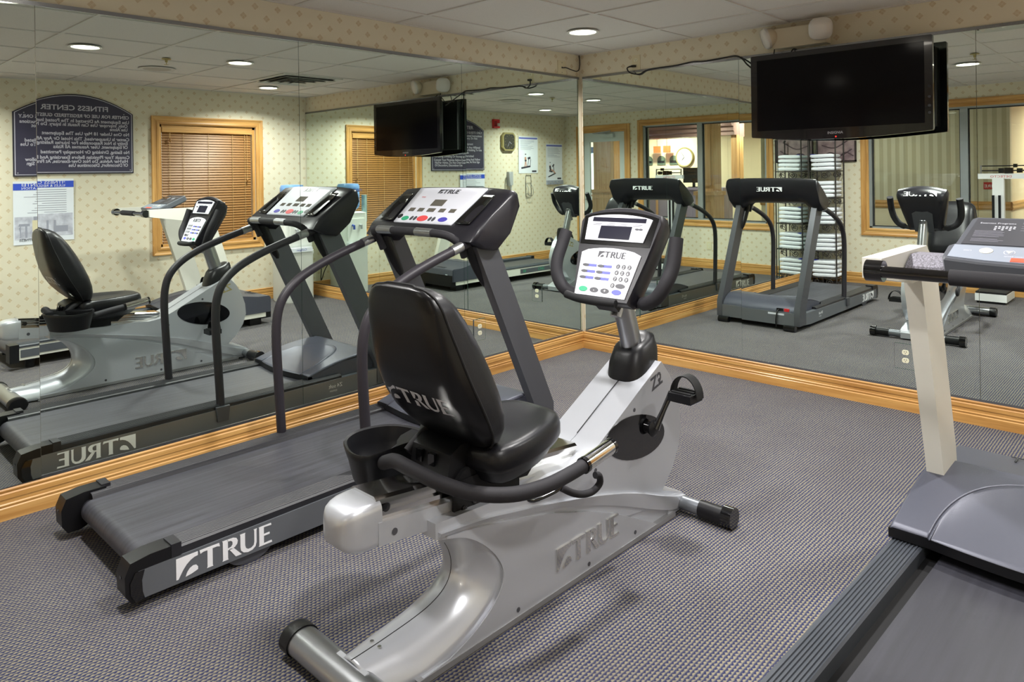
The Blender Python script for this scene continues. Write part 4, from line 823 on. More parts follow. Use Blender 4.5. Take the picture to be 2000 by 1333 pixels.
# ---------------------------------------------------------------- white treadmill on the right
def white_treadmill():
    YC = 3.355; X0 = 2.10
    t = thing('treadmill', 'treadmill with flat white uprights and grey ribbed side rails', 'treadmill', (X0, YC, 0), 'exercise machines', rotz=math.radians(-1.6))
    sy = lambda s, d: YC + s * d
    for s in (1, -1):
        # side frame
        a0, a1 = sorted((sy(s, 0.345), sy(s, 0.398)))
        fr = B().box(1.30, 3.45, a0, a1, 0.075, 0.176, 0.005, 2).done('side_frame', 'tread_white', t)
        B().box(2.45, 3.40, *sorted((sy(s, 0.397), sy(s, 0.4005))), 0.095, 0.155).done('side_stripe', 'console2_grey', fr, smooth=0)
        if s < 0:
            text('08', (2.50, sy(s, 0.4012), 0.105), (1, 0, 0), (0, 0, 1), 0.055, 'green_button', fr, 'decal'); text('C942', (2.80, sy(s, 0.4012), 0.105), (1, 0, 0), (0, 0, 1), 0.06, 'green_button', fr, 'decal')
        else:
            text('C942', (3.00, sy(s, 0.4012), 0.105), (-1, 0, 0), (0, 0, 1), 0.06, 'green_button', fr, 'decal')
        pr = [(0.402, 0.172), (0.402, 0.186), (0.396, 0.194)]
        y = 0.388
        while y > 0.318: pr += [(y, 0.194), (y - 0.0015, 0.198), (y - 0.0055, 0.198), (y - 0.007, 0.194)]; y -= 0.0112
        pr += [(0.308, 0.198), (0.302, 0.192), (0.302, 0.150), (0.33, 0.150), (0.33, 0.172)]
        B().prism([(sy(s, d), z) for d, z in pr], 'x', 2.02, 3.42).done('foot_rail', 'rail_ribbed', t, smooth=20)
        B().box(3.41, 3.475, *sorted((sy(s, 0.30), sy(s, 0.405))), 0.06, 0.20, 0.012, 2).done('end_cap', 'black_plastic', t)
        # upright: flat slanting post with an arm to the grab bar
        a0, a1 = sorted((sy(s, 0.329), sy(s, 0.387)))
        up = B().prism([(1.545, 0.10), (1.705, 0.10), (1.785, 0.394), (2.005, 1.085), (1.815, 1.085), (1.60, 0.394)], 'y', a0, a1, 0.006, 2).done('upright', 'tread_white', t)
        B().prism([(1.815, 1.075), (2.10, 1.075), (2.40, 1.122), (2.40, 1.186), (1.935, 1.190)], 'y', a0, a1, 0.004, 1).done('arm', 'tread_white', up)
        B().tube([(2.420, sy(s, 0.316), 1.150), (2.420, sy(s, 0.366), 1.150)], 0.0330, 28).done('bar_end_cap', 'black_gloss', t)
        B().box(1.33, 1.45, *sorted((sy(s, 0.25), sy(s, 0.36))), 0.0, 0.09, 0.01, 1).done('front_foot', 'black_plastic', t)
        B().tube([(3.32, sy(s, 0.33), 0.0), (3.32, sy(s, 0.33), 0.09)], 0.035, 16).done('rear_foot', 'black_plastic', t)
    B().box(2.0, 3.40, YC - 0.335, YC + 0.335, 0.10, 0.150).done('deck', 'black_matte', t, smooth=0)
    prof = [(1.95, 0.166), (3.40, 0.166)] + [(3.405 + 0.045 * math.cos(math.radians(a)), 0.121 + 0.045 * math.sin(math.radians(a))) for a in range(80, -91, -17)] + [(1.95, 0.076)]
    B().prism(prof, 'y', YC - 0.258, YC + 0.258).done('belt', 'belt_dark', t, smooth=30)
    B().box(1.24, 1.34, YC - 0.39, YC + 0.39, 0.06, 0.20, 0.01, 2).done('front_bar', 'black_plastic', t)
    hd = crescent_hood(t, YC, 0.405, 1.60, 2.135, 0.332, 0.238, 0.285, 0.475, 'hood_grey', [(1.245, 0.12), (1.245, 0.262), (1.262, 0.278), (1.555, 0.286), (1.590, 0.325), (1.62, 0.325), (1.62, 0.12)])
    text('TRUE', (1.33, YC - 0.21, 0.2835), (0, 1, 0), (-1, 0, 0.03), 0.075, 'black_letter', hd, 'lettering', depth=0.001)
    B().box(1.2430, 1.2455, YC - 0.30, YC - 0.26, 0.19, 0.21).done('spec_sticker', 'console_face', hd, smooth=0)
    # grab bar
    gb = B().tube([(2.435, YC - 0.33, 1.150), (2.435, YC + 0.33, 1.150)], 0.0180, 18).done('grab_bar', 'black_gloss', t)
    B().tube([(2.435, YC - 0.135, 1.150), (2.435, YC + 0.135, 1.150)], 0.0235, 18).done('foam_grip', 'foam_black', gb)
    # console with its shelf
    B().prism([(2.02, 1.105), (2.02, 1.165), (2.045, 1.178), (2.13, 1.178), (2.19, 1.145), (2.20, 1.105)], 'y', YC - 0.325, YC + 0.325, 0.004, 1).done('console_shelf', 'granite_plastic', t, smooth=25)
    p0 = V(2.255, YC, 1.178); p1 = V(1.985, YC, 1.296); up = (p1 - p0).normalized(); nrm = V(-up.z * -1, 0, 0); nrm = V(up.z, 0, -up.x); L = (p1 - p0).length
    cpt = lambda a, k, l=0.0: p0 + V(0, a, 0) + up * (k * L) + nrm * l
    ol = [(-0.205, 0.0), (-0.192, 0.02), (0.0, -0.09), (0.192, 0.02), (0.205, 0.06), (0.20, 0.30), (0.185, 0.34), (0.168, 0.97), (0.158, 1.0), (-0.158, 1.0), (-0.168, 0.97), (-0.185, 0.34), (-0.20, 0.30)]
    ol = [(-0.206, 0.08), (-0.198, 0.02), (-0.10, -0.03), (0.0, -0.05), (0.10, -0.03), (0.198, 0.02), (0.206, 0.08), (0.205, 0.30), (0.188, 0.36), (0.176, 0.96), (0.165, 1.0), (-0.165, 1.0), (-0.176, 0.96), (-0.188, 0.36), (-0.205, 0.30)]
    b = B(); b.loft([[cpt(a * g, 0.5 + (k - 0.5) * g, l) for a, k in ol] for g, l in ((0.975, 0.004), (1.0, -0.002), (1.0, -0.04), (0.9, -0.055))]); con = b.done('console', 'console2_grey', t, smooth=30)
    def plate(name, pts, m, lift=0.006, parent=con): return B().extr([cpt(a, k, lift) for a, k in pts], nrm * -0.003).done(name, m, parent, smooth=0)
    f1 = plate('display_plate', [(-0.170, 0.355), (0.170, 0.355), (0.158, 0.955), (-0.158, 0.955)], 'tread_grey', 0.006)
    f2 = plate('key_plate', [(-0.190, 0.065), (-0.09, 0.02), (0.0, 0.005), (0.09, 0.02), (0.190, 0.065), (0.186, 0.325), (-0.186, 0.325)], 'console2_light', 0.006)
    rect = lambda a, k, w, h: [(a - w / 2, k - h / 2), (a + w / 2, k - h / 2), (a + w / 2, k + h / 2), (a - w / 2, k + h / 2)]
    oval = lambda a, k, w, h: [(a + w / 2 * math.cos(i * math.pi / 9), k + h / 2 * math.sin(i * math.pi / 9)) for i in range(18)]
    plate('stop_key', rect(0.03, 0.055, 0.11, 0.075), 'orange_red', 0.0075, f2); plate('start_key', oval(-0.095, 0.215, 0.036, 0.11), 'cream_button', 0.0075, f2)
    R_ = (0, 1, 0)
    for a, sg in ((-0.035, -1), (0.02, 1)):
        plate('ring', oval(a, 0.205, 0.030, 0.10), 'console_face', 0.0068, f2); plate('ring', oval(a, 0.205, 0.026, 0.088), 'console2_light', 0.0075, f2)
        plate('arrow', [(a - 0.009, 0.205 - 0.02 * sg), (a + 0.009, 0.205 - 0.02 * sg), (a, 0.205 + 0.03 * sg)], 'cream_button', 0.0082, f2)
    text('speed control', cpt(-0.045, 0.115, 0.0062), R_, up, 0.010, 'console_face', f2, 'print')
    text('start', cpt(-0.155, 0.20, 0.0062), R_, up, 0.012, 'console_face', f2, 'print')
    text('Exercise Programs', cpt(-0.145, 0.83, 0.0065), R_, up, 0.013, 'console_face', f1, 'print'); text('Smart Pacer', cpt(-0.030, 0.85, 0.0065), R_, up, 0.013, 'console_face', f1, 'print')
    for r_ in range(3):
        for c_ in range(6):
            if r_ == 2 and c_ % 2: continue
            plate('mark', rect(-0.098 + 0.010 * c_, 0.765 - 0.035 * r_, 0.006, 0.018), 'console_face', 0.0068, f1)
    random.seed(3)
    for i in range(9):
        w = random.uniform(0.07, 0.09); plate('print', rect(-0.150 + w / 2, 0.66 - 0.026 * i - (0.03 if i > 5 else 0), w, 0.009), 'face_grey_text', 0.0066, f1)
    for i in range(3): plate('print', rect(-0.005, 0.78 - 0.045 * i, 0.05, 0.009), 'face_grey_text', 0.0066, f1)
    plate('lcd', rect(0.095, 0.76, 0.12, 0.17), 'screen_dark', 0.0072, f1); plate('lcd', rect(0.035, 0.755, 0.012, 0.13), 'console_face', 0.0072, f1)
    for i in range(4): plate('print', rect(0.085, 0.59 - 0.05 * i, 0.13, 0.022), 'face_grey_text', 0.0066, f1)
white_treadmill()
# ---------------------------------------------------------------- television and the things fixed above the mirrors
def television():
    t = thing('television', 'large flat black television hanging in front of the mirror', 'television', (0.11, 2.115, 1.665))
    X = 0.186; y0, y1, z0, z1 = 1.582, 2.652, 1.680, 2.222
    pts = [(y0 + 0.004, z0)] + [(y0 + (y1 - y0) * i / 14, z0 - 0.028 * math.sin(math.pi * i / 14)) for i in range(1, 14)] + [(y1 - 0.004, z0), (y1, z0 + 0.01), (y1, z1 - 0.006), (y1 - 0.006, z1), (y0 + 0.006, z1), (y0, z1 - 0.006), (y0, z0 + 0.01)]
    B().prism(pts, 'x', X - 0.030, X, 0.004, 2).done('bezel', 'tv_black', t, smooth=30)
    B().box(X - 0.001, X + 0.0012, y0 + 0.042, y1 - 0.042, z0 + 0.042, z1 - 0.034).done('screen', 'tv_screen', t, smooth=0)
    bk = B().box(X - 0.085, X - 0.028, y0 + 0.05, y1 - 0.05, z0 + 0.035, z1 - 0.03, 0.02, 3).done('back_cover', 'tv_back', t)
    for i in range(14): B().box(X - 0.0865, X - 0.084, y1 - 0.24, y1 - 0.10, 1.80 + 0.012 * i, 1.806 + 0.012 * i).done('vent_slot', 'black_gloss', bk, smooth=0)
    text('INSIGNIA', (X + 0.0008, 2.118, z0 + 0.004), (0, 1, 0), (0, 0, 1), 0.022, 'silver_letter', t, 'brand_name', 'CENTER', bold=0.0003)
    B().lathe([(0.004, 0), (0.004, 0.002), (0, 0.002)], (X, 2.122, z0 - 0.014), 'x', 10).done('power_light', 'red_led', t)
    for i, z in enumerate((1.93, 1.87, 1.82, 1.78)): B().lathe([(0.008, 0), (0.008, 0.0015), (0, 0.0015)], (X, y1 - 0.018, z), 'x', 12).done('button', 'tv_back', t)
    mt = B().box(0.012, 0.022, 1.98, 2.25, 1.85, 2.08, 0.002, 1).done('wall_plate', 'tv_back', t)
    for y in (2.03, 2.20): B().box(0.02, X - 0.08, y - 0.012, y + 0.012, 1.88, 2.05, 0.002, 1).done('mount_arm', 'tv_back', t)
television()
def outlet_plate(label, wall, a, z, w=0.075, h=0.118, kind='duplex', m='plate_ivory', group=None):
    """wall: left (y=0), right (x=0), back (y=LY), entry (x=LX)"""
    if wall == 'left': M = frame((a, 0.0075 if z < 2.25 else 0, z), (-1, 0, 0), (0, 0, 1))
    if wall == 'right': M = frame((0.0075 if z < 2.25 else 0, a, z), (0, 1, 0), (0, 0, 1))
    if wall == 'back': M = frame((a, LY, z), (1, 0, 0), (0, 0, 1))
    if wall == 'entry': M = frame((LX, a, z), (0, -1, 0), (0, 0, 1))
    base = M @ V(0, -h / 2, 0)
    t = thing('wall_outlet', label, 'outlet', base, group)
    B().box(-w / 2, w / 2, -h / 2, h / 2, 0.0, 0.005, 0.0 if m == 'mirror_glass' else 0.002, 2, M).done('cover_plate', m, t)
    if m == 'mirror_glass':
        for q in ((-w / 2 - 0.002, -w / 2, -h / 2, h / 2), (w / 2, w / 2 + 0.002, -h / 2, h / 2), (-w / 2, w / 2, -h / 2 - 0.002, -h / 2), (-w / 2, w / 2, h / 2, h / 2 + 0.002)): B().box(*q, 0.0, 0.0052, 0, 1, M).done('plate_edge', 'mirror_edge' if q[1] > 0 else 'edge_metal', t, smooth=0)
    if kind == 'duplex':
        rk = 1.15 if m == 'mirror_glass' else 1.0
        for dz in (-0.021 * rk, 0.021 * rk):
            o = [(0.0165 * rk * math.cos(k * math.pi / 10), dz + max(-0.0125 * rk, min(0.0125 * rk, 0.0165 * rk * math.sin(k * math.pi / 10)))) for k in range(20)]
            rc = B(); rc.extr([M @ V(x, y, 0.004) for x, y in o], (M.to_3x3() @ V(0, 0, 0.0035))); rc = rc.done('receptacle', 'ivory', t)
            for dx in (-0.006, 0.006): B().box(dx - 0.0012, dx + 0.0012, dz + 0.000, dz + 0.008, 0.0074, 0.0080, 0, 1, M).done('slot', 'black_matte', rc, smooth=0)
            B().box(-0.002, 0.002, dz - 0.009, dz - 0.005, 0.0074, 0.0080, 0, 1, M).done('slot', 'black_matte', rc, smooth=0)
    else:
        for dz in (-0.040, 0.040): B().box(-0.003, 0.003, dz - 0.003, dz + 0.003, 0.0045, 0.006, 0.001, 1, M).done('screw', 'dark_button', t)
        B().box(-0.006, 0.006, -0.006, 0.006, 0.0045, 0.010, 0.002, 1, M).done('jack', 'dark_button', t)
    return t
outlet_plate('ivory outlet above the mirror with a black plug in it', 'right', 0.56, 2.320, kind='duplex')
outlet_plate('ivory cable jack plate above the mirror near the corner', 'left', 0.237, 2.322, 0.105, 0.112, kind='jack')
outlet_plate('outlet with clear plate set low in the mirror behind the white treadmill upright', 'right', 2.447, 0.330, 0.12, 0.150, m='mirror_glass')
outlet_plate('outlet with clear plate set low in the mirror beside the wooden corner', 'right', 0.512, 0.40, 0.11, 0.140, m='mirror_glass')
outlet_plate('outlet with clear plate set low in the mirror behind the silver bike backrest', 'left', 1.217, 0.350, 0.11, 0.150, m='mirror_glass')
outlet_plate('ivory outlet low on the papered wall under the phone', 'back', 3.645, 0.365)
outlet_plate('ivory outlet low on the papered wall under the lobby window', 'entry', 1.585, 0.335)
# emergency light
t = thing('emergency_light', 'cream emergency light box with two swivel lamp heads above the television', 'emergency light', (0.0, 1.865, 2.27))
B().box(0.0, 0.085, 1.690, 2.035, 2.272, 2.402, 0.008, 2).done('housing', 'beige_plastic', t)
for y, z, d in ((1.69, 2.365, V(0.55, -0.75, -0.30)), (2.000, 2.372, V(0.85, 0.35, -0.30))):
    d.normalize(); c = V(0.085 if y > 1.9 else 0.05, y, z); a = c + d * 0.0
    prof = [(r * 1.3, h * 1.3) for r, h in [(0.0, -0.035), (0.030, -0.032), (0.046, -0.012), (0.052, 0.012), (0.050, 0.020)]]
    Mx = d.to_track_quat('Z', 'Y').to_matrix().to_4x4(); Mx.translation = c + d * 0.03
    sq = 4
    hd = B(); hd.loft([[Mx @ V(r * math.cos(k * math.pi / 12), r * math.sin(k * math.pi / 12), h) for k in range(24)] for r, h in prof]); hd = hd.done('lamp_head', 'beige_plastic', t, smooth=50)
    ln = B(); ln.loft([[Mx @ V(r * (abs(math.cos(k * math.pi / 12)) ** 0.75) * (1 if math.cos(k * math.pi / 12) > 0 else -1), r * (abs(math.sin(k * math.pi / 12)) ** 0.75) * (1 if math.sin(k * math.pi / 12) > 0 else -1), h) for k in range(24)] for r, h in ((0.070, 0.018), (0.072, 0.034), (0.060, 0.047), (0.026, 0.053), (0.002, 0.054))]); ln.done('lens', 'lamp_lens', hd, smooth=50)
    B().lathe([(0.006, 0), (0.006, 0.012), (0, 0.012)], (c.x, c.y, c.z - 0.02), 'x', 8).done('pivot_knob', 'dark_button', hd)
# cables
cb = B().tube(spline([(0.013, 0.545, 2.292), (0.045, 0.535, 2.290), (0.060, 0.515, 2.275), (0.045, 0.535, 2.240), (0.020, 0.60, 2.226), (0.014, 0.66, 2.248), (0.014, 0.76, 2.256), (0.014, 0.92, 2.258), (0.014, 1.05, 2.268), (0.014, 1.15, 2.262), (0.014, 1.30, 2.268), (0.016, 1.395, 2.270), (0.03, 1.45, 2.240), (0.07, 1.50, 2.195), (0.098, 1.552, 2.155), (0.118, 1.574, 2.135)], 6), 0.0055, 8)
tag(cb.done('power_cable', 'cable_black', None), 'black television cable running along the top edge of the mirror', 'cable')
t = thing('plug', 'black plug pushed into the outlet above the mirror', 'plug', (0.02, 0.552, 2.286)); B().box(0.011, 0.040, 0.538, 0.566, 2.284, 2.300, 0.004, 2).done('plug_body', 'cable_black', t); B().tube([(0.038, 0.545, 2.291), (0.052, 0.530, 2.288)], 0.0065, 8).done('strain_relief', 'cable_black', t)
cb = B().tube(spline([(0.232, 0.012, 2.320), (0.205, 0.022, 2.322), (0.14, 0.022, 2.312), (0.07, 0.018, 2.306), (0.03, 0.015, 2.320), (0.012, 0.012, 2.36), (0.012, 0.012, 2.41), (0.020, 0.012, 2.443)], 6), 0.0042, 8)
tag(cb.done('coaxial_cable', 'cable_black', None), 'short black cable looping from the wall plate to the ceiling in the corner', 'cable')
for i, (p, lab) in enumerate((([(0.10, 1.70, 2.19), (0.07, 1.695, 2.27), (0.05, 1.70, 2.30)], 'short black cable rising from the television to the left lamp of the emergency light'), ([(0.10, 1.80, 2.19), (0.03, 1.80, 2.26), (0.015, 1.82, 2.262)], 'short black cable rising from the television behind the emergency light'))):
    tag(B().tube(spline(p, 5), 0.004, 8).done('cable', 'cable_black', None), lab, 'cable')
# wooden corner strip between the mirrors
b = B(); b.box(0.0005, 0.018, 0.0005, 0.018, 0.137, 2.25, 0.002, 1); struct(b.done('trim_5', 'beige_plastic', None))
# ---------------------------------------------------------------- ceiling fittings
for i, (x, y) in enumerate(LAMPS):
    t = thing('ceiling_light', ['recessed round ceiling light near the mirrored corner', 'recessed round ceiling light over the middle of the room towards the television', 'recessed round ceiling light over the middle of the room beside the sprinkler', 'recessed round ceiling light over the water cooler corner', 'recessed round ceiling light over the wall clock', 'recessed round ceiling light over the towel rack corner'][i], 'ceiling light', (x, y, H - 0.008), 'recessed ceiling lights')
    B().lathe([(0.110, 0.006), (0.112, 0.002), (0.108, 0.0), (0.094, 0.0), (0.090, 0.006)], (x, y, H - 0.008), 'z', 32).done('trim_ring', 'plastic_white', t)
    B().lathe([(0.0, 0.004), (0.091, 0.004), (0.091, 0.0055), (0.0, 0.0055)], (x, y, H - 0.008), 'z', 32).done('lens', 'can_glow', t)
t = thing('air_vent', 'square ceiling air diffuser with stepped louvres', 'air vent', (0.98, 2.86, H - 0.03))
vx, vy = 0.98, 2.86
B().box(vx - 0.33, vx + 0.33, vy - 0.33, vy + 0.33, H - 0.004, H + 0.004).done('face_frame', 'vent_white', t, smooth=0)
for k in range(4):
    r = 0.28 - 0.07 * k; z = H - 0.006 - 0.006 * k
    b = B(); A = [(-r, -r), (r, -r), (r, r), (-r, r)]; q = r - 0.032; D = [(-q, -q), (q, -q), (q, q), (-q, q)]
    b.loft([[V(vx + x, vy + y, z - 0.018) for x, y in A], [V(vx + x, vy + y, z) for x, y in D], [V(vx + x, vy + y, z + 0.001) for x, y in D], [V(vx + x, vy + y, z - 0.016) for x, y in A]], True, False, True)
    b.done('louvre', 'vent_white', t, smooth=0)
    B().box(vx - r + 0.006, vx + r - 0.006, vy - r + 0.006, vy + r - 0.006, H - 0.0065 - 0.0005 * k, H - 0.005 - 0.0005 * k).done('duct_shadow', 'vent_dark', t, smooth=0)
t = thing('fire_sprinkler', 'small brass fire sprinkler head in the ceiling', 'sprinkler', (2.46, 2.36, H - 0.05)); B().lathe([(0.0, 0.05), (0.036, 0.049), (0.036, 0.043), (0.012, 0.040), (0.010, 0.02), (0.004, 0.018)], (2.46, 2.36, H - 0.05), 'z', 16).done('body', 'clock_gold', t); B().lathe([(0.0, 0.0), (0.018, 0.0), (0.018, 0.002), (0.0, 0.002)], (2.46, 2.36, H - 0.05), 'z', 16).done('deflector', 'clock_gold', t); B().tube([(2.46, 2.36, H - 0.05), (2.46, 2.36, H - 0.03)], 0.003, 8).done('stem', 'clock_gold', t)
t = thing('ceiling_speaker', 'round ceiling speaker with beige grille', 'speaker', (2.30, 2.98, H - 0.01)); B().lathe([(0.155, 0.008), (0.155, 0.002), (0.145, 0.0), (0.140, 0.004)], (2.30, 2.98, H - 0.008), 'z', 32).done('rim', 'grid_metal', t); B().lathe([(0.0, 0.002), (0.08, 0.0025), (0.141, 0.005)], (2.30, 2.98, H - 0.008), 'z', 32).done('grille', 'speaker_grille', t)
# ---------------------------------------------------------------- far wall (seen in the mirrors): window with blinds, sign, posters
x0, x1, z0, z1 = WIN
w1 = B(); w1.box(x0, x0 + 0.03, LY + 0.02, LY + 0.14, z0, z1); w1 = struct(w1.done('window_1', 'oak_z', None, smooth=0)); w1['label'] = 'oak framed window with closed wooden blinds'
B().box(x1 - 0.03, x1, LY + 0.02, LY + 0.14, z0, z1).done('jamb', 'oak_z', w1, smooth=0); B().box(x0, x1, LY + 0.02, LY + 0.14, z1 - 0.03, z1).done('head_jamb', 'oak_x', w1, smooth=0); B().box(x0, x1, LY + 0.02, LY + 0.14, z0, z0 + 0.03).done('sill_jamb', 'oak_x', w1, smooth=0)
CW = 0.085
def casing(par, M, w, h, cw=CW, mh='oak_x', mv='oak_z', name='casing'):
    """moulded frame round an opening w x h (origin lower left), in wall space"""
    prof = [(0.0, 0.0), (0.0, 0.014), (0.012, 0.020), (0.030, 0.018), (0.040, 0.012), (0.060, 0.014), (0.075, 0.022), (cw, 0.022), (cw, 0.0)]
    def side(a, b_, out):       # from corner a to b_, outward dir
        n = len(prof); d = (b_ - a).normalized(); r = []
        for end, sg in ((a, -1), (b_, 1)): r.append([M @ (end + out * o + d * sg * o + V(0, 0, t)) for o, t in prof])
        return r
    cs = [V(0, 0, 0), V(w, 0, 0), V(w, h, 0), V(0, h, 0)]; outs = [V(0, -1, 0), V(1, 0, 0), V(0, 1, 0), V(-1, 0, 0)]
    for i in range(4): B().loft(side(cs[i], cs[(i + 1) % 4], outs[i])).done(name, mh if i % 2 == 0 else mv, par, smooth=0)
casing(w1, frame((x0, LY, z0), (1, 0, 0), (0, 0, 1)), x1 - x0, z1 - z0)
for bx in ((x0 + 0.03, (x0 + x1) / 2 - 0.012), ((x0 + x1) / 2 + 0.012, x1 - 0.03)): B().box(bx[0], bx[1], LY + 0.105, LY + 0.111, z0 + 0.03, z1 - 0.03).done('pane', 'window_glass', w1, smooth=0)
B().box((x0 + x1) / 2 - 0.014, (x0 + x1) / 2 + 0.014, LY + 0.09, LY + 0.125, z0 + 0.03, z1 - 0.03).done('mullion', 'alu_frame', w1, smooth=0)
t = thing('window_blind', 'closed honey brown wooden slat blind hanging in the oak framed window', 'blind', ((x0 + x1) / 2, LY + 0.05, z0 + 0.04))
hr = B().box(x0 + 0.035, x1 - 0.035, LY + 0.012, LY + 0.065, z1 - 0.085, z1 - 0.032, 0.003, 1).done('head_rail', 'oak_x', t)
me = None; ns = 41; zs0, zs1 = z0 + 0.065, z1 - 0.10
for i in range(ns):
    z = zs0 + (zs1 - zs0) * i / (ns - 1)
    if me is None:
        o = B().box(-(x1 - x0) / 2 + 0.042, (x1 - x0) / 2 - 0.042, -0.0015, 0.0015, -0.0185, 0.0185).done('slat', 'blind_wood', None, smooth=0, base=(0, 0, 0)); me = o.data
    else: o = bpy.data.objects.new('slat', me); COL.objects.link(o)
    o.parent = t; o.location = V((x0 + x1) / 2, LY + 0.045, z) - t.location; o.rotation_euler = (math.radians(-22 + random.uniform(-2, 2)), 0, 0)
B().box(x0 + 0.042, x1 - 0.042, LY + 0.03, LY + 0.06, z0 + 0.034, z0 + 0.052, 0.003, 1).done('bottom_rail', 'blind_wood', t)
for x in (x0 + 0.12, x0 + 0.27, (x0 + x1) / 2, x1 - 0.27, x1 - 0.12): B().tube([(x, LY + 0.028, z1 - 0.09), (x, LY + 0.028, z0 + 0.05)], 0.0022, 6).done('ladder_cord', 'blind_cord', t)
for x, zl in ((x1 - 0.12, 1.90), (x0 + 0.10, 1.45)): pc = B().tube([(x, LY + 0.010, z1 - 0.09), (x, LY + 0.010, zl)], 0.0018, 6).done('pull_cord', 'blind_cord', t); B().lathe([(0.003, 0), (0.009, -0.01), (0.007, -0.04), (0.003, -0.045)], (x, LY + 0.010, zl), 'z', 10).done('tassel', 'blind_wood', pc)
# navy rules sign with arched top
SX0, SX1, SZ0, SZ1, SZT = 2.05, 3.125, 1.522, 2.135, 2.312
t = thing('wall_sign', 'dark navy fitness rules sign with an arched top, white lettering', 'sign', ((SX0 + SX1) / 2, LY, SZ0))
def arch(ins, n=24):
    cx = (SX0 + SX1) / 2; hw = (SX1 - SX0) / 2 - ins
    return [(SX0 + ins, SZ0 + ins), (SX1 - ins, SZ0 + ins)] + [(cx + hw * math.cos(math.pi * i / n), SZ1 - ins * 0.35 + (SZT - SZ1 - ins * 0.6) * (1 - math.cos(math.pi * i / n) ** 2)) for i in range(n + 1)]
bd = B().prism(arch(0), 'y', LY - 0.018, LY - 0.001, 0.003, 1).done('board', 'sign_edge', t, smooth=20)
B().prism(arch(0.012), 'y', LY - 0.0205, LY - 0.017).done('border_line', 'sign_text', t, smooth=0); B().prism(arch(0.019), 'y', LY - 0.0222, LY - 0.017).done('field', 'sign_navy', t, smooth=0)
sg = lambda s, x, z, size, w=None, al='LEFT': text(s, (x, LY - 0.0235, z), (1, 0, 0), (0, 0, 1), size, 'sign_text', t, 'lettering', al, width=w, bold=0.0012)
sg('FITNESS CENTER', (SX0 + SX1) / 2, 2.150, 0.070, 0.60, 'CENTER'); sg('CENTER FOR USE OF REGISTERED GUESTS ONLY', SX0 + 0.04, 2.082, 0.045, 0.99)
lines = [('Use Equipment As Directed In The Posted Instructions', 0.04, 2.032, 0.98), ('Only, Improper Use Can Result In Injury. Do Not', 0.055, 1.994, 0.87), ('Use Alone', 0.055, 1.956, 0.17), ('No One Under 18 May Use The Equipment', 0.04, 1.906, 0.79), ('Center Is Unsupervised, This Hotel Or Any Affiliated', 0.04, 1.854, 0.94), ('Entity Is Not Responsible For Injuries Relating To Use', 0.055, 1.814, 0.96), ('Of Equipment. User Assumes All Risks', 0.055, 1.774, 0.68), ('No Eating, Drinking Or Horseplay Permitted', 0.04, 1.722, 0.80), ('Consult Your Physician Before Exercising And Follow', 0.04, 1.670, 0.94), ('His/Her Advice. Do Not Over-Exercise, At First Sign', 0.055, 1.630, 0.91), ('Of Discomfort, Discontinue Use', 0.055, 1.590, 0.55)]
for s, dx, z, w in lines: sg(s, SX0 + dx, z, 0.046, w)
for x, z in ((SX0 + 0.09, 2.13), (SX1 - 0.09, 2.13), (SX0 + 0.035, 1.555), (SX1 - 0.035, 1.555)): B().lathe([(0.006, 0), (0.006, -0.003), (0, -0.003)], (x, LY - 0.022, z), 'y', 8).done('screw', 'silver_letter', t)
# posters
def poster(label, xa, xb, za, zb, curl=0.012):
    t = thing('poster', label, 'poster', ((xa + xb) / 2, LY, za), 'posters on the papered wall')
    f = lambda u, v: V(xa + (xb - xa) * u, LY - 0.004 - curl * ((2 * u - 1) ** 4) * (0.4 + 0.6 * v), za + (zb - za) * v)
    B().grid(f, 12, 10).done('sheet', 'paper', t, smooth=60)
    def patch(name, u0, u1, v0, v1, m, lift=0.0012, n=8):
        b = B(); b.grid(lambda u, v: f(u0 + (u1 - u0) * u, v0 + (v1 - v0) * v) + V(0, -lift, 0), n, 2); return b.done(name, m, t, smooth=60)
    return t, f, patch
t, f, patch = poster('white rules poster with a blue title band under the navy sign', 2.612, 3.130, 0.872, 1.475)
patch('title_band', 0.0, 1.0, 0.86, 0.965, 'paper_blue')
text('FITNESS CENTER', (2.675, LY - 0.0085, 1.426), (1, 0, 0), (0, 0, 1), 0.044, 'white_letter', t, width=0.40); text('RULES & REGULATIONS', (2.675, LY - 0.0085, 1.397), (1, 0, 0), (0, 0, 1), 0.032, 'white_letter', t, width=0.40)
random.seed(11)
for i in range(11): v = 0.82 - 0.036 * i; patch('print', 0.12, random.uniform(0.45, 0.86), v, v + 0.008, 'ink_light')
patch('photo_print', 0.02, 0.98, 0.08, 0.44, 'paper_grey', 0.0010)
patch('figure_print', 0.60, 0.70, 0.20, 0.38, 'plate_ivory', 0.0016, 3); patch('figure_print', 0.60, 0.69, 0.09, 0.22, 'ink_light', 0.0016, 3); patch('figure_print', 0.62, 0.68, 0.38, 0.44, 'ink_light', 0.0016, 3)
for u in (0.30, 0.42, 0.78, 0.88): patch('figure_print', u, u + 0.035, 0.11, 0.33, 'ink_light', 0.0014, 2)
patch('figure_print', 0.74, 0.92, 0.29, 0.33, 'ink_light', 0.0015, 2); patch('figure_print', 0.10, 0.34, 0.14, 0.24, 'ink_light', 0.0014, 2)
text('FITNESS', (2.66 + 0.30, LY - 0.0085, 0.905), (1, 0, 0), (0, 0, 1), 0.034, 'black_letter', t, width=0.12)
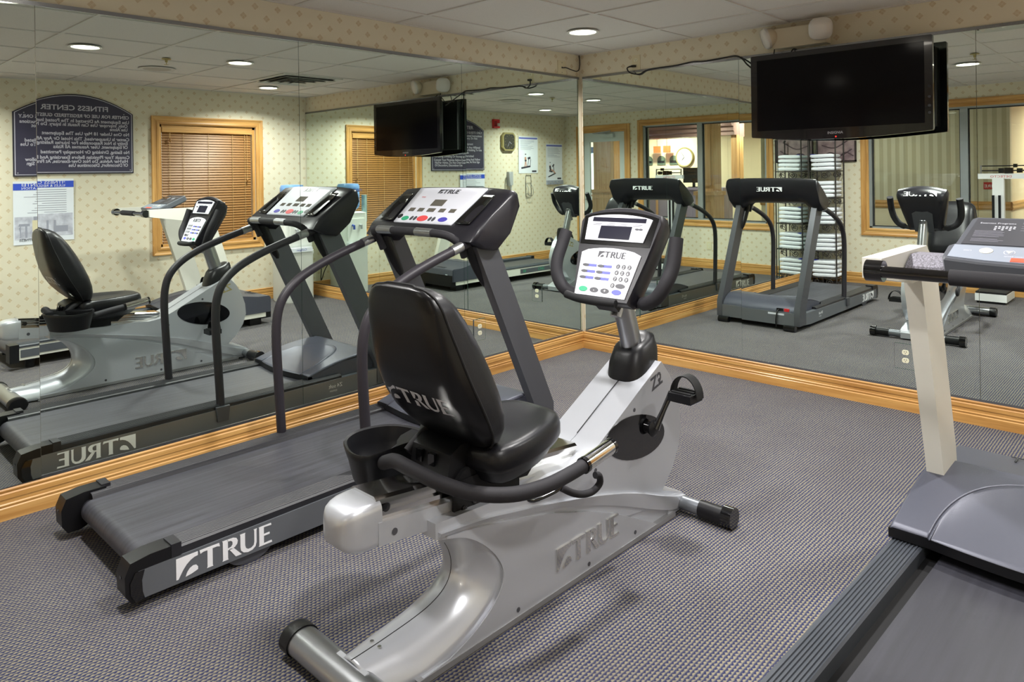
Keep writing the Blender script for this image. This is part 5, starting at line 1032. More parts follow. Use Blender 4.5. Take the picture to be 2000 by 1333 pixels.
def exposter(label, xa, xb, za, zb, bike):
    t, f, patch = poster(label, xa, xb, za, zb)
    patch('title_band', 0.02, 0.98, 0.925, 0.97, 'paper_violet')
    random.seed(5 if bike else 6)
    for i in range(9): v = 0.88 - 0.03 * i; patch('print', 0.10, random.uniform(0.5, 0.9), v, v + 0.008, 'ink_light')
    w, h = xb - xa, zb - za
    def strip(name, pts, m, wd):
        b = B(); path = [V(xa + w * u, LY - 0.006 - 0.012 * ((2 * u - 1) ** 4), za + h * v) for u, v in pts]; b.tube(path, wd, 6, flat=1.0); 
        for vv in b.bm.verts: vv.co.y = LY - 0.0065 + (vv.co.y - LY + 0.0065) * 0.1
        b.done(name, m, t)
    if not bike:
        strip('figure_print', [(0.36, 0.44), (0.37, 0.35)], 'skin_print', 0.022); strip('figure_print', [(0.37, 0.53), (0.37, 0.50)], 'ink', 0.014); strip('figure_print', [(0.36, 0.37), (0.38, 0.32)], 'ink', 0.022)
        strip('figure_print', [(0.36, 0.32), (0.32, 0.16)], 'skin_print', 0.010); strip('figure_print', [(0.38, 0.32), (0.42, 0.16)], 'skin_print', 0.010)
        strip('machine_print', [(0.14, 0.14), (0.62, 0.19)], 'ink', 0.014); strip('machine_print', [(0.46, 0.16), (0.54, 0.40)], 'ink', 0.006); strip('machine_print', [(0.60, 0.18), (0.64, 0.38)], 'ink', 0.006); strip('machine_print', [(0.48, 0.40), (0.62, 0.42)], 'ink', 0.018)
    else:
        strip('figure_print', [(0.24, 0.42), (0.30, 0.30), (0.46, 0.26), (0.56, 0.20)], 'skin_print', 0.014); strip('figure_print', [(0.26, 0.48), (0.26, 0.50)], 'ink', 0.014); strip('figure_print', [(0.25, 0.40), (0.28, 0.28)], 'ink', 0.022)
        strip('machine_print', [(0.14, 0.10), (0.60, 0.20)], 'ink', 0.010); strip('machine_print', [(0.50, 0.20), (0.46, 0.40)], 'ink', 0.008); strip('machine_print', [(0.40, 0.38), (0.50, 0.44)], 'ink', 0.014); strip('machine_print', [(0.20, 0.26), (0.40, 0.24)], 'ink', 0.012)
    patch('maker_mark', 0.70, 0.93, 0.03, 0.075, 'ink', 0.0014, 2)
    return t, patch
exposter('white exercise poster printed with a man on a treadmill', 3.925, 4.400, 1.462, 2.075, False)
t2, patch = exposter('white exercise poster printed with a man on a recumbent bike', 4.615, 5.050, 1.330, 1.965, True)
t = thing('pamphlet_holder', 'grey wall holder with knobs fixed under the recumbent bike poster', 'wall holder', (4.84, LY, 1.262)); B().box(4.625, 5.055, LY - 0.03, LY - 0.001, 1.262, 1.332, 0.004, 1).done('tray', 'paper_tray', t)
for x in (4.70, 4.79, 4.88, 4.97): B().lathe([(0.012, 0), (0.012, -0.012), (0, -0.012)], (x, LY - 0.03, 1.30), 'y', 10).done('knob', 'phone_grey', t)
# fire alarm, clock, phone, wire hook
t = thing('fire_alarm', 'red fire alarm strobe high on the papered wall', 'fire alarm', (3.39, LY, 2.19)); B().box(3.325, 3.458, LY - 0.045, LY - 0.001, 2.185, 2.325, 0.006, 2).done('housing', 'alarm_red', t); B().box(3.40, 3.448, LY - 0.065, LY - 0.044, 2.215, 2.262, 0.006, 2).done('strobe', 'lamp_lens', t)
for i in range(4): B().box(3.336, 3.392, LY - 0.0465, LY - 0.044, 2.215 + 0.022 * i, 2.224 + 0.022 * i).done('horn_slot', 'black_matte', t, smooth=0)
t = thing('wall_clock', 'square wall clock with cut corners, gold rim and dark face', 'clock', (3.665, LY, 1.83))
def octo(r, c): return [(3.665 + sx * a, 1.975 + sz * b_) for sx, sz, a, b_ in ((-1, -1, r - c, r), (1, -1, r - c, r), (1, -1, r, r - c), (1, 1, r, r - c), (1, 1, r - c, r), (-1, 1, r - c, r), (-1, 1, r, r - c), (-1, -1, r, r - c))]
B().prism(octo(0.148, 0.05), 'y', LY - 0.05, LY - 0.001, 0.006, 2).done('case', 'clock_gold', t, smooth=20); B().prism(octo(0.120, 0.035), 'y', LY - 0.054, LY - 0.045).done('face', 'clock_face', t, smooth=0)
for k in range(12): a = k * math.pi / 6; B().box(3.665 + 0.10 * math.sin(a) - 0.004, 3.665 + 0.10 * math.sin(a) + 0.004, LY - 0.0555, LY - 0.053, 1.975 + 0.10 * math.cos(a) - 0.004, 1.975 + 0.10 * math.cos(a) + 0.004).done('hour_mark', 'clock_gold', t, smooth=0)
for a, l, w in ((math.radians(208), 0.085, 0.004), (math.radians(128), 0.060, 0.005)): B().tube([(3.665, LY - 0.0575, 1.975), (3.665 + l * math.sin(a), LY - 0.0575, 1.975 + l * math.cos(a))], w / 2, 6).done('hand', 'sign_text', t)
t = thing('wall_phone', 'grey wall telephone with a hanging handset', 'telephone', (3.68, LY, 1.25)); B().box(3.645, 3.745, LY - 0.05, LY - 0.001, 1.27, 1.49, 0.008, 2).done('base', 'phone_grey', t)
B().tube(spline([(3.640, LY - 0.075, 1.475), (3.628, LY - 0.085, 1.43), (3.625, LY - 0.088, 1.37), (3.632, LY - 0.085, 1.30), (3.648, LY - 0.072, 1.265)], 4), [0.024] * 3 + [0.017] * 11 + [0.024] * 3, 10).done('handset', 'phone_grey', t)
B().tube(spline([(3.66, LY - 0.05, 1.26), (3.70, LY - 0.045, 1.20), (3.72, LY - 0.04, 1.26), (3.70, LY - 0.03, 1.30)], 8), 0.006, 8).done('cord', 'phone_grey', t)
t = thing('wire_rack', 'small empty wire rack hanging under the treadmill poster', 'wire rack', (4.155, LY, 1.06))
B().tube(spline([(4.09, LY - 0.012, 1.10), (4.09, LY - 0.012, 1.40), (4.12, LY - 0.012, 1.43), (4.19, LY - 0.012, 1.43), (4.22, LY - 0.012, 1.40), (4.22, LY - 0.012, 1.10), (4.19, LY - 0.012, 1.07), (4.12, LY - 0.012, 1.07)], 4, True), 0.004, 6, closed=True).done('back_wire', 'wire_grey', t)
B().tube(spline([(4.10, LY - 0.014, 1.28), (4.10, LY - 0.06, 1.22), (4.10, LY - 0.06, 1.10), (4.21, LY - 0.06, 1.10), (4.21, LY - 0.06, 1.22), (4.21, LY - 0.014, 1.28)], 3), 0.004, 6).done('basket_wire', 'wire_grey', t)
for z in (1.12, 1.30): B().tube([(4.09, LY - 0.012, z), (4.22, LY - 0.012, z)], 0.003, 6).done('cross_wire', 'wire_grey', t)
# water cooler
cx, cy = 0.40, 3.995
t = thing('water_cooler', 'white water cooler with a blue bottle on top, standing in the papered corner', 'water cooler', (cx, cy, 0))
rr = lambda k, z, d=0.155: [V(cx + p[0], cy + p[1], z) for p in [(sx * (0.19 * k - 0.03 * (1 - abs(0)) * 0), 0) for sx in (1,)]]
def rbox(w, d, z, r=0.05, n=5):
    pts = []
    for qx, qy, a0 in ((1, 1, 0), (-1, 1, 90), (-1, -1, 180), (1, -1, 270)):
        for i in range(n + 1):
            a = math.radians(a0 + 90 * i / n); pts.append(V(cx + qx * (w - r) + r * math.cos(a), cy + qy * (d - r) + r * math.sin(a), z))
    return pts
B().loft([rbox(0.175, 0.165, 0.0), rbox(0.185, 0.175, 0.02), rbox(0.185, 0.175, 0.54), rbox(0.190, 0.185, 0.56), rbox(0.190, 0.180, 0.60)]).done('lower_body', 'cooler_white', t, smooth=40)
B().loft([rbox(0.185, 0.155, 0.60), rbox(0.185, 0.160, 0.97), rbox(0.175, 0.165, 1.0), rbox(0.13, 0.13, 1.015)]).done('upper_body', 'cooler_white', t, smooth=40)
B().box(cx - 0.125, cx + 0.125, cy - 0.172, cy - 0.155, 0.66, 0.93, 0.012, 2).done('dispenser_panel', 'cooler_white', t); B().box(cx - 0.135, cx + 0.135, cy - 0.215, cy - 0.16, 0.585, 0.635, 0.015, 3).done('drip_tray', 'paper', t)
text('Culligan', (cx - 0.06, cy - 0.2165, 0.600), (1, 0, 0), (0, 0, 1), 0.034, 'cooler_blue', t, width=0.13)
for dx in (-0.055, 0.055): B().tube([(cx + dx, cy - 0.17, 0.85), (cx + dx, cy - 0.205, 0.845), (cx + dx, cy - 0.207, 0.80)], 0.014, 10).done('tap', 'cooler_blue' if dx < 0 else 'phone_grey', t)
B().lathe([(0.06, 1.01), (0.09, 1.03), (0.135, 1.07), (0.140, 1.10), (0.140, 1.16), (0.134, 1.17), (0.140, 1.18), (0.140, 1.25), (0.134, 1.26), (0.140, 1.27), (0.140, 1.33), (0.125, 1.362), (0.06, 1.368), (0.0, 1.366)], (cx, cy, 0), 'z', 32).done('bottle', 'bottle_cap', t, smooth=50)
text('Culligan', (cx - 0.10, cy - 0.141, 1.27), (1, 0, 0), (0, 0, 1), 0.06, 'cooler_blue', t, width=0.20)
ct = B().tube([(cx + 0.225, cy - 0.02, 0.88), (cx + 0.225, cy - 0.02, 1.22)], 0.034, 16).done('cup_tube', 'cup_tube', t); B().box(cx + 0.185, cx + 0.20, cy - 0.04, cy, 0.95, 1.0).done('tube_bracket', 'cooler_white', ct, smooth=0)
B().tube(spline([(cx - 0.10, cy + 0.175, 0.45), (cx - 0.20, cy + 0.22, 0.30), (cx - 0.24, cy + 0.26, 0.15), (cx - 0.22, cy + 0.28, 0.33)], 5), 0.006, 8).done('power_cord', 'cable_black', t)
# ---------------------------------------------------------------- entry wall: lobby window, door, lobby beyond
y0, y1, z0, z1 = LOB; ME = frame((LX, y1, z0), (0, -1, 0), (0, 0, 1))
b = B(); b.box(LX + 0.01, LX + 0.13, y0, y0 + 0.03, z0, z1); w2 = struct(b.done('window_2', 'alu_frame', None, smooth=0)); w2['label'] = 'wide oak framed window looking into the lobby'
B().box(LX + 0.01, LX + 0.13, y1 - 0.03, y1, z0, z1).done('jamb', 'alu_frame', w2, smooth=0); B().box(LX + 0.01, LX + 0.13, y0, y1, z1 - 0.02, z1).done('head_jamb', 'alu_frame', w2, smooth=0); B().box(LX + 0.01, LX + 0.13, y0, y1, z0, z0 + 0.02).done('sill_jamb', 'alu_frame', w2, smooth=0)
casing(w2, ME, y1 - y0, z1 - z0, 0.095, 'oak_y', 'oak_z')
YM = 1.735
B().box(LX + 0.015, LX + 0.10, YM - 0.045, YM + 0.035, z0, z1, 0.003, 1).done('mullion', 'alu_frame', w2, smooth=0)
for a, c in ((y0 + 0.03, YM - 0.045), (YM + 0.035, y1 - 0.03)):
    B().box(LX + 0.055, LX + 0.061, a, c, z0 + 0.02, z1 - 0.02).done('pane', 'window_glass', w2, smooth=0)
    for yy in (a, c - 0.012): B().box(LX + 0.045, LX + 0.07, yy, yy + 0.012, z0 + 0.02, z1 - 0.02).done('gasket', 'gasket', w2, smooth=0)
    for zz in (z0 + 0.02, z1 - 0.032): B().box(LX + 0.045, LX + 0.07, a, c, zz, zz + 0.012).done('gasket', 'gasket', w2, smooth=0)
# door
d0, d1, _, dt = DOOR
b = B(); b.box(LX + 0.045, LX + 0.085, d0 + 0.035, d0 + 0.155, 0.012, dt - 0.035, 0.002, 1); dr = struct(b.done('door_1', 'door_paint', None)); dr['label'] = 'pale grey glazed door in an oak frame'
B().box(LX + 0.045, LX + 0.085, d1 - 0.155, d1 - 0.035, 0.012, dt - 0.035, 0.002, 1).done('stile', 'door_paint', dr); B().box(LX + 0.045, LX + 0.085, d0 + 0.155, d1 - 0.155, dt - 0.19, dt - 0.035, 0.002, 1).done('top_rail', 'door_paint', dr); B().box(LX + 0.045, LX + 0.085, d0 + 0.155, d1 - 0.155, 0.012, 0.30, 0.002, 1).done('bottom_rail', 'door_paint', dr)
B().box(LX + 0.062, LX + 0.068, d0 + 0.155, d1 - 0.155, 0.30, dt - 0.19).done('pane', 'window_glass', dr, smooth=0)
B().box(LX + 0.0, LX + 0.13, d0, d0 + 0.033, 0, dt).done('jamb', 'oak_z', dr, smooth=0); B().box(LX, LX + 0.13, d1 - 0.033, d1, 0, dt).done('jamb', 'oak_z', dr, smooth=0); B().box(LX, LX + 0.13, d0, d1, dt - 0.033, dt).done('head_jamb', 'oak_y', dr, smooth=0)
for a in (d0 - 0.085, d1): B().box(LX - 0.022, LX, a, a + 0.085, 0, dt + 0.085, 0.004, 2).done('casing', 'oak_z', dr)
B().box(LX - 0.022, LX, d0, d1, dt, dt + 0.085, 0.004, 2).done('casing', 'oak_y', dr)
cl = B().box(LX - 0.012, LX + 0.046, d0 + 0.25, d0 + 0.52, dt - 0.13, dt - 0.07, 0.008, 2).done('door_closer', 'door_paint', dr); B().tube([(LX + 0.01, d0 + 0.40, dt - 0.065), (LX - 0.07, d0 + 0.62, dt - 0.05), (LX - 0.005, d0 + 0.30, dt - 0.02)], 0.009, 8).done('closer_arm', 'alu_frame', cl)
hd = B().tube([(LX + 0.045, d1 - 0.095, 1.0), (LX - 0.005, d1 - 0.095, 1.0)], 0.012, 10).done('door_handle', 'brushed_steel', dr); B().tube([(LX - 0.005, d1 - 0.095, 1.0), (LX - 0.008, d1 - 0.21, 1.0)], 0.010, 10).done('lever', 'brushed_steel', hd)
# --- lobby shell
XL = 10.6
def lob(name, m, *a): return struct(B().box(*a).done(name, m, None, smooth=0))
lob('ceiling_lobby', 'lobby_ceiling', LX + 0.14, XL + 0.2, -2.5, 9.0, 2.62, 2.70)
lob('wall_lobby_far', 'lobby_cream', XL, XL + 0.1, 1.82, 9.0, 0, 2.62); lob('wall_lobby_side', 'lobby_cream', LX + 0.14, XL, 9.0, 9.1, 0, 2.62); lob('wall_lobby_end', 'lobby_cream', LX + 0.14, 7.6, -2.6, -2.5, 0, 2.62)
lob('wall_lobby_return', 'lobby_cream', 7.62, XL, 1.72, 1.82, 0, 2.62)
sw = lob('wall_lobby_striped', 'striped_paper', 7.5, 7.62, -2.5, 1.82, 0, 2.62)
BP2 = [(0, 0), (0.018, 0), (0.030, 0.03), (0.022, 0.06), (0.028, 0.09), (0.016, 0.12), (0, 0.12)]
struct(B().prism([(7.5 - d, 0.872 + z) for d, z in [(a, c) for a, c in BP2]], 'y', -2.5, 1.82).done('trim_6', 'oak_y', None, smooth=0)); struct(B().prism([(1.82 + d, 0.872 + z) for d, z in BP2], 'x', 7.5, XL).done('trim_7', 'oak_x', None, smooth=0))
B().box(7.494, 7.5, -2.5, 1.82, 0.0, 0.872).done('dado', 'lobby_cream', sw, smooth=0)
for lx, ly, lw in ((6.3, 0.2, 16), (6.4, 3.6, 26), (8.3, 3.4, 34), (9.8, 5.3, 95), (7.9, 6.9, 60), (9.2, 2.7, 34)):
    lamp_light('lobby_lamp_glow', lx, ly, 2.60, lw, 0.12, (1.0, 0.92, 0.80), 2.8)
    t = thing('lobby_downlight', {0.2: 'recessed lobby ceiling light in front of the striped wall', 3.6: 'recessed lobby ceiling light just outside the lobby window', 3.4: 'recessed lobby ceiling light between the column and the reception desk', 5.3: 'recessed lobby ceiling light over the reception desk', 6.9: 'recessed lobby ceiling light near the exit door', 2.7: 'recessed lobby ceiling light behind the end of the striped wall'}[ly], 'ceiling light', (lx, ly, 2.606), 'lobby ceiling lights'); B().lathe([(0.15, 0.012), (0.15, 0.0), (0.13, 0.0), (0.125, 0.010)], (lx, ly, 2.606), 'z', 24).done('trim_ring', 'plastic_white', t); B().lathe([(0.0, 0.006), (0.126, 0.006), (0.126, 0.008), (0.0, 0.008)], (lx, ly, 2.606), 'z', 24).done('lens', 'can_glow', t)
# panelled wooden columns
def column(label, cx, cy, w, h=2.62):
    t = thing('wood_column', label, 'column', (cx, cy, 0), 'panelled lobby columns'); k = w / 2
    B().box(cx - k, cx + k, cy - k, cy + k, 1.10, h, 0.01, 1).done('shaft', 'lobby_wood_z', t); B().box(cx - k - 0.03, cx + k + 0.03, cy - k - 0.03, cy + k + 0.03, 0, 1.03, 0.01, 1).done('pedestal', 'lobby_wood_z', t); B().box(cx - k - 0.055, cx + k + 0.055, cy - k - 0.055, cy + k + 0.055, 1.03, 1.10, 0.012, 2).done('ledge', 'lobby_wood_y', t); B().box(cx - k - 0.04, cx + k + 0.04, cy - k - 0.04, cy + k + 0.04, 2.42, 2.50, 0.012, 2).done('capital', 'lobby_wood_y', t)
    for za, zb, q in ((0.10, 0.93, 0.031), (1.20, 2.32, 0.001)):
        for s in (1, -1):
            for yy in (cy - k * 0.62, cy + k * 0.62): B().box(cx + s * (k + q) - 0.008, cx + s * (k + q) + 0.008, yy - 0.012, yy + 0.012, za, zb, 0.003, 1).done('moulding', 'lobby_wood_z', t)
            for zz in (za, zb): B().box(cx + s * (k + q) - 0.008, cx + s * (k + q) + 0.008, cy - k * 0.62, cy + k * 0.62, zz - 0.012, zz + 0.012, 0.003, 1).done('moulding', 'lobby_wood_y', t)
column('panelled wooden lobby column behind the mullioned window', 6.95, 2.52, 0.30); column('wide panelled wooden lobby column beyond the glazed door', 7.75, 5.20, 0.52); column('slim panelled wooden lobby column at the edge of the lobby window', 7.40, 4.22, 0.16)
# reception desk, beam, wall things
t = thing('reception_desk', 'grey violet reception desk with a wooden top in the lobby', 'reception desk', (9.2, 5.0, 0))
B().box(8.95, 9.40, 3.30, 7.60, 0, 1.06, 0.01, 1).done('desk_body', 'desk_violet', t); B().box(8.88, 9.45, 3.25, 7.65, 1.06, 1.11, 0.012, 2).done('desk_top', 'desk_violet', t)
for i in range(6): B().box(8.935, 8.955, 3.45 + 0.68 * i, 3.50 + 0.68 * i, 0.10, 1.0, 0.004, 1).done('panel_moulding', 'lobby_wood_z', t)
t = thing('wood_beam', 'carved dark wooden beam above the reception desk', 'beam', (9.15, 5.0, 2.15)); B().prism([(8.9, 2.18), (9.35, 2.18), (9.35, 2.52), (8.82, 2.52), (8.82, 2.44), (8.86, 2.38), (8.86, 2.27), (8.90, 2.24)], 'y', 3.0, 7.9, 0.006, 1).done('beam_body', 'desk_beam', t); B().prism([(8.80, 2.36), (8.86, 2.36), (8.86, 2.44), (8.76, 2.44)], 'y', 3.0, 7.9, 0.004, 1).done('cornice', 'desk_beam', t)
for yy in (3.05, 7.80): B().box(8.98, 9.28, yy - 0.06, yy + 0.06, 1.11, 2.18, 0.006, 1).done('beam_post', 'lobby_wood_z', t)
t = thing('wall_clock', 'round gold rimmed clock on the bright lobby wall', 'clock', (XL, 5.08, 1.55)); B().lathe([(0.0, 0.0), (0.235, 0.0), (0.24, -0.03), (0.225, -0.045), (0.195, -0.035), (0.0, -0.03)], (XL, 5.08, 1.79), 'x', 36).done('rim', 'clock_gold', t); B().lathe([(0.0, -0.036), (0.198, -0.036), (0.198, -0.034), (0.0, -0.034)], (XL, 5.08, 1.79), 'x', 36).done('dial', 'lobby_clock_face', t)
for a, l in ((0.6, 0.15), (2.4, 0.10)): B().tube([(XL - 0.04, 5.08, 1.79), (XL - 0.04, 5.08 + l * math.sin(a), 1.79 + l * math.cos(a))], 0.006, 6).done('hand', 'black_letter', t)
for i, yy in enumerate((5.72, 5.45)):
    t = thing('hanging_sign', ['small glowing orange sign above the lobby desk, nearer the exit door', 'small glowing orange sign above the lobby desk, nearer the round clock'][i], 'sign', (10.4, yy, 1.90), 'orange lobby signs'); B().box(10.38, 10.42, yy - 0.09, yy + 0.09, 1.91, 2.07, 0.01, 1).done('sign_panel', 'lobby_orange', t); B().tube([(10.4, yy, 2.07), (10.4, yy, 2.62)], 0.006, 6).done('hanger', 'wire_grey', t)
for i, yy in enumerate((6.08, 5.72, 5.38)):
    t = thing('wall_picture', ['arched grey green lobby picture, the one nearest the exit door', 'arched grey green lobby picture, the middle of three', 'arched grey green lobby picture next to the round clock'][i], 'picture', (XL, yy, 1.62), 'arched lobby pictures'); p = [(yy - 0.11, 1.62), (yy + 0.11, 1.62), (yy + 0.11, 1.74)] + [(yy + 0.11 * math.cos(k * math.pi / 10), 1.74 + 0.10 * math.sin(k * math.pi / 10)) for k in range(1, 10)] + [(yy - 0.11, 1.74)]
    B().prism(p, 'x', XL - 0.02, XL - 0.001).done('board', 'picture_green', t, smooth=0); B().box(XL - 0.023, XL - 0.02, yy - 0.09, yy + 0.09, 1.66, 1.72).done('lettering_band', 'black_letter', t, smooth=0)
t = thing('computer_monitor', 'black computer monitor on the reception desk seen from behind', 'monitor', (9.15, 4.05, 1.11)); Mx = Matrix.Translation((9.15, 4.05, 1.11)) @ Matrix.Rotation(0.5, 4, 'Z'); B().box(-0.03, 0.02, -0.22, 0.22, 0.10, 0.42, 0.01, 1, Mx).done('screen_back', 'black_plastic', t); B().box(-0.02, 0.01, -0.03, 0.03, 0.0, 0.14, 0.004, 1, Mx).done('stand', 'black_plastic', t); B().box(-0.09, 0.09, -0.12, 0.12, 0.0, 0.015, 0.004, 1, Mx).done('foot', 'black_plastic', t)
# exterior door with exit sign
t = thing('exit_door', 'blue framed glass exit door at the end of the lobby', 'door', (8.55, 6.25, 0)); XD = 8.55
for a in (5.62, 6.72): B().box(XD, XD + 0.06, a, a + 0.10, 0, 2.02, 0.004, 1).done('stile', 'blue_frame', t)
for zz in (0.0, 0.72, 1.90): B().box(XD, XD + 0.06, 5.72, 6.72, zz, zz + (0.14 if zz > 1.5 else 0.10), 0.004, 1).done('rail', 'blue_frame', t)
for za, zb in ((0.10, 0.72), (0.82, 1.90)): B().box(XD + 0.025, XD + 0.032, 5.72, 6.72, za, zb).done('pane', 'day_pane', t, smooth=0)
B().tube([(XD - 0.03, 5.80, 0.93), (XD - 0.03, 6.62, 0.93)], 0.018, 10).done('push_bar', 'alarm_red', t); B().tube(spline([(XD - 0.02, 5.9, 1.40), (XD - 0.06, 6.0, 1.50), (XD - 0.06, 6.2, 1.52)], 4), 0.012, 8).done('pull_handle', 'brushed_steel', t)
lob('wall_lobby_exit', 'exit_white', 8.56, 8.62, 5.45, 9.0, 2.02, 2.62)
t = thing('exit_sign', 'red lit EXIT sign above the blue framed door', 'exit sign', (8.45, 5.95, 2.06)); B().box(8.47, 8.53, 5.78, 6.12, 2.06, 2.28, 0.006, 1).done('housing', 'exit_white', t); text('EXIT', (8.468, 6.10, 2.10), (0, -1, 0), (0, 0, 1), 0.18, 'exit_red', t, width=0.30, bold=0.006)
t = thing('fire_sign', 'small red fire extinguisher sign on the striped lobby wall', 'sign', (7.49, 1.58, 1.17)); B().box(7.488, 7.499, 1.50, 1.66, 1.17, 1.27, 0.002, 1).done('panel', 'fire_red', t); text('FIRE', (7.487, 1.645, 1.195), (0, -1, 0), (0, 0, 1), 0.06, 'white_letter', t, width=0.13)
# ---------------------------------------------------------------- framed picture, towel rack, towels, scale
t = thing('framed_picture', 'dark framed sepia picture hanging behind the towel rack', 'picture', (LX, 0.285, 1.57)); ya, yb, za, zb = 0.03, 0.535, 1.575, 1.98
for a in ((ya, ya + 0.02, za, zb), (yb - 0.02, yb, za, zb), (ya, yb, za, za + 0.02), (ya, yb, zb - 0.02, zb)): B().box(LX - 0.025, LX - 0.001, *a, 0.002, 1).done('frame', 'picture_frame', t)
B().box(LX - 0.015, LX - 0.002, ya + 0.02, yb - 0.02, za + 0.02, zb - 0.02).done('print', 'picture_print', t, smooth=0)
for pts in ([(0.08, 1.62), (0.20, 1.70), (0.34, 1.66), (0.48, 1.74)], [(0.10, 1.80), (0.26, 1.76), (0.44, 1.86)], [(0.30, 1.62), (0.40, 1.70), (0.50, 1.65)]): B().tube(spline([(LX - 0.0155, y, z) for y, z in pts], 4), 0.008, 6).done('drawn_line', 'picture_mark', t)
RX0, RX1, RY0, RY1 = 4.78, 5.08, 0.055, 0.395; SH = [0.075, 0.415, 0.760, 1.105, 1.455]
t = thing('towel_rack', 'tall dark wrought iron rack holding folded towels in the corner', 'towel rack', ((RX0 + RX1) / 2, (RY0 + RY1) / 2, 0))
for x in (RX0, RX1):
    for y in (RY0, RY1):
        po = B().tube([(x, y, 0), (x, y, 1.86)], 0.009, 8).done('post', 'wrought_iron', t); B().lathe([(0.0, 0), (0.016, 0.01), (0.012, 0.028), (0.0, 0.034)], (x, y, 1.855), 'z', 10).done('finial', 'wrought_iron', po)
def spiral(c, r, turns, sg, ax):
    out = []
    for k in range(22):
        a = sg * turns * 2 * math.pi * k / 21; q = r * (1 - 0.82 * k / 21); d = (q * math.cos(a), q * math.sin(a)); out.append(V(c[0], c[1] + d[0], c[2] + d[1]) if ax == 'x' else V(c[0] + d[0], c[1], c[2] + d[1]))
    return out
for z in SH:
    sh = B().tube([(RX0, RY0, z), (RX0, RY1, z), (RX1, RY1, z), (RX1, RY0, z)], 0.007, 8, closed=True).done('shelf_frame', 'wrought_iron', t)
    for i in range(1, 6): B().tube([(RX0, RY0 + (RY1 - RY0) * i / 6, z), (RX1, RY0 + (RY1 - RY0) * i / 6, z)], 0.004, 6).done('shelf_rod', 'wrought_iron', sh)
    for k in range(2):
        cy_ = RY0 + (RY1 - RY0) * (0.28 + 0.44 * k)
        for x in (RX0, RX1): B().tube(spiral((x, cy_, z - 0.052), 0.044, 1.6, 1 if k else -1, 'x'), 0.0045, 6).done('scroll', 'wrought_iron', sh)
    for y in (RY0, RY1): B().tube(spiral(((RX0 + RX1) / 2, y, z - 0.052), 0.044, 1.6, 1, 'y'), 0.0045, 6).done('scroll', 'wrought_iron', sh)
    B().tube([(RX0, (RY0 + RY1) / 2, z - 0.095), (RX0, (RY0 + RY1) / 2, z)], 0.005, 6).done('tie_bar', 'wrought_iron', sh)
def towel_mesh(seed):
    rnd = random.Random(seed); prof = []; n = 18
    for i in range(n):      # folded-towel end section in y,z: rounded on the fold side
        a = 2 * math.pi * i / n; c, s = math.cos(a), math.sin(a)
        prof.append((0.158 * (abs(c) ** 0.35) * (1 if c > 0 else -1), 0.0230 * (abs(s) ** 0.6) * (1 if s > 0 else -1) + 0.0230))
    rings = []
    for k, (x, g) in enumerate(((-0.136, 0.80), (-0.132, 0.94), (-0.10, 1.0), (0.0, 1.0), (0.10, 1.0), (0.132, 0.95), (0.136, 0.82))):
        rings.append([V(x, y * g + rnd.uniform(-.002, .002), 0.0230 + (z - 0.0230) * g + rnd.uniform(-.0015, .0015) + 0.003 * math.sin(y * 18)) for y, z in prof])
    return B().loft(rings)
tm = []
for sdd in range(4):
    o = towel_mesh(sdd).done('towel', 'towel', None, smooth=60, base=(0, 0, 0)); o2 = B().box(-0.1375, -0.02, -0.145, -0.105, 0.0445, 0.0490, 0.001, 1).done('blue_stripe', 'towel_blue', None, smooth=0, base=(0, 0, 0)); tm.append((o.data, o2.data)); bpy.data.objects.remove(o); bpy.data.objects.remove(o2)
shelf_names = ['bottom shelf', 'second lowest shelf', 'middle shelf', 'second highest shelf', 'top shelf']; pos = {4: ['bottom', 'second', 'third', 'topmost'], 5: ['bottom', 'second', 'middle', 'fourth', 'topmost']}
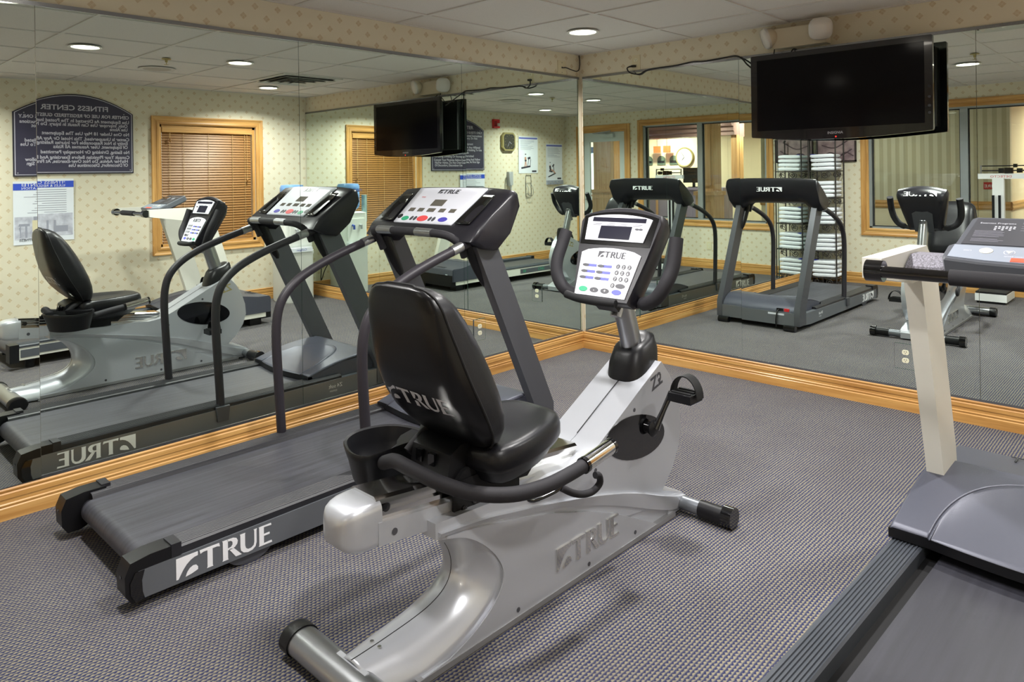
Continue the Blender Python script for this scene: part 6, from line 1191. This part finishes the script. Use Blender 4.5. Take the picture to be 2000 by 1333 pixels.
for i, z in enumerate(SH):
    cnt = [4, 4, 4, 4, 4][i]
    for k in range(cnt):
        me_, ms = tm[(i + k) % 4]; o = bpy.data.objects.new('folded_towel', me_); COL.objects.link(o); OFF[o.name] = V(0, 0, 0)
        o.location = (4.93 + random.uniform(-.006, .006), 0.225 + random.uniform(-.008, .008), z + 0.0105 + 0.0545 * k); o.rotation_euler = (0, 0, random.uniform(-.04, .04))
        tag(o, 'white folded towel, %s in the stack on the %s of the iron rack' % (pos[cnt][k], shelf_names[i]), 'towel', 'folded towels on the rack')
        if k == cnt - 1: s_ = bpy.data.objects.new('blue_stripe', ms); COL.objects.link(s_); s_.parent = o
# beam scale
sx, sy_ = 4.72, 2.10
t = thing('beam_scale', 'white upright beam scale with black sliding weights standing by the lobby window', 'scale', (sx, sy_, 0), rotz=0)
B().box(4.46, 4.92, 1.955, 2.245, 0.025, 0.105, 0.008, 1).done('platform_base', 'scale_white', t); B().box(4.465, 4.90, 1.96, 2.24, 0.105, 0.125, 0.006, 1).done('mat', 'black_matte', t); B().box(4.47, 4.91, 1.97, 2.23, 0.0, 0.025).done('feet_frame', 'black_plastic', t, smooth=0)
B().box(4.935, 5.005, 2.045, 2.155, 0.02, 1.36, 0.006, 1).done('column', 'scale_white', t); B().box(4.89, 5.02, 2.03, 2.17, 0.02, 0.08, 0.004, 1).done('column_foot', 'scale_white', t)
bm_ = B().box(4.945, 4.995, 1.905, 2.375, 1.345, 1.405, 0.004, 1).done('beam_housing', 'scale_white', t); text('DETECTO', (4.944, 2.23, 1.360), (0, -1, 0), (0, 0, 1), 0.035, 'fire_red', bm_, width=0.2)
for zz, r in ((1.438, 0.007), (1.492, 0.006)): B().tube([(4.965, 1.93, zz), (4.965, 2.37, zz)], r, 8).done('beam', 'black_plastic', t)
for yy in (1.935, 2.365): B().box(4.957, 4.973, yy - 0.008, yy + 0.008, 1.40, 1.502, 0.002, 1).done('beam_end', 'brushed_steel', t)
for yy, w, hgt, zc in ((2.13, 0.05, 0.055, 1.438), (2.20, 0.08, 0.065, 1.438), (2.26, 0.035, 0.04, 1.492), (2.30, 0.05, 0.05, 1.438)): B().box(4.94, 4.99, yy - w / 2, yy + w / 2, zc - hgt / 2, zc + hgt / 2, 0.004, 1).done('sliding_weight', 'black_gloss', t)
for yy in (2.055, 2.115): B().box(4.915, 4.935, yy - 0.012, yy + 0.012, 0.35, 1.16, 0.003, 1).done('height_rod', 'black_plastic', t)
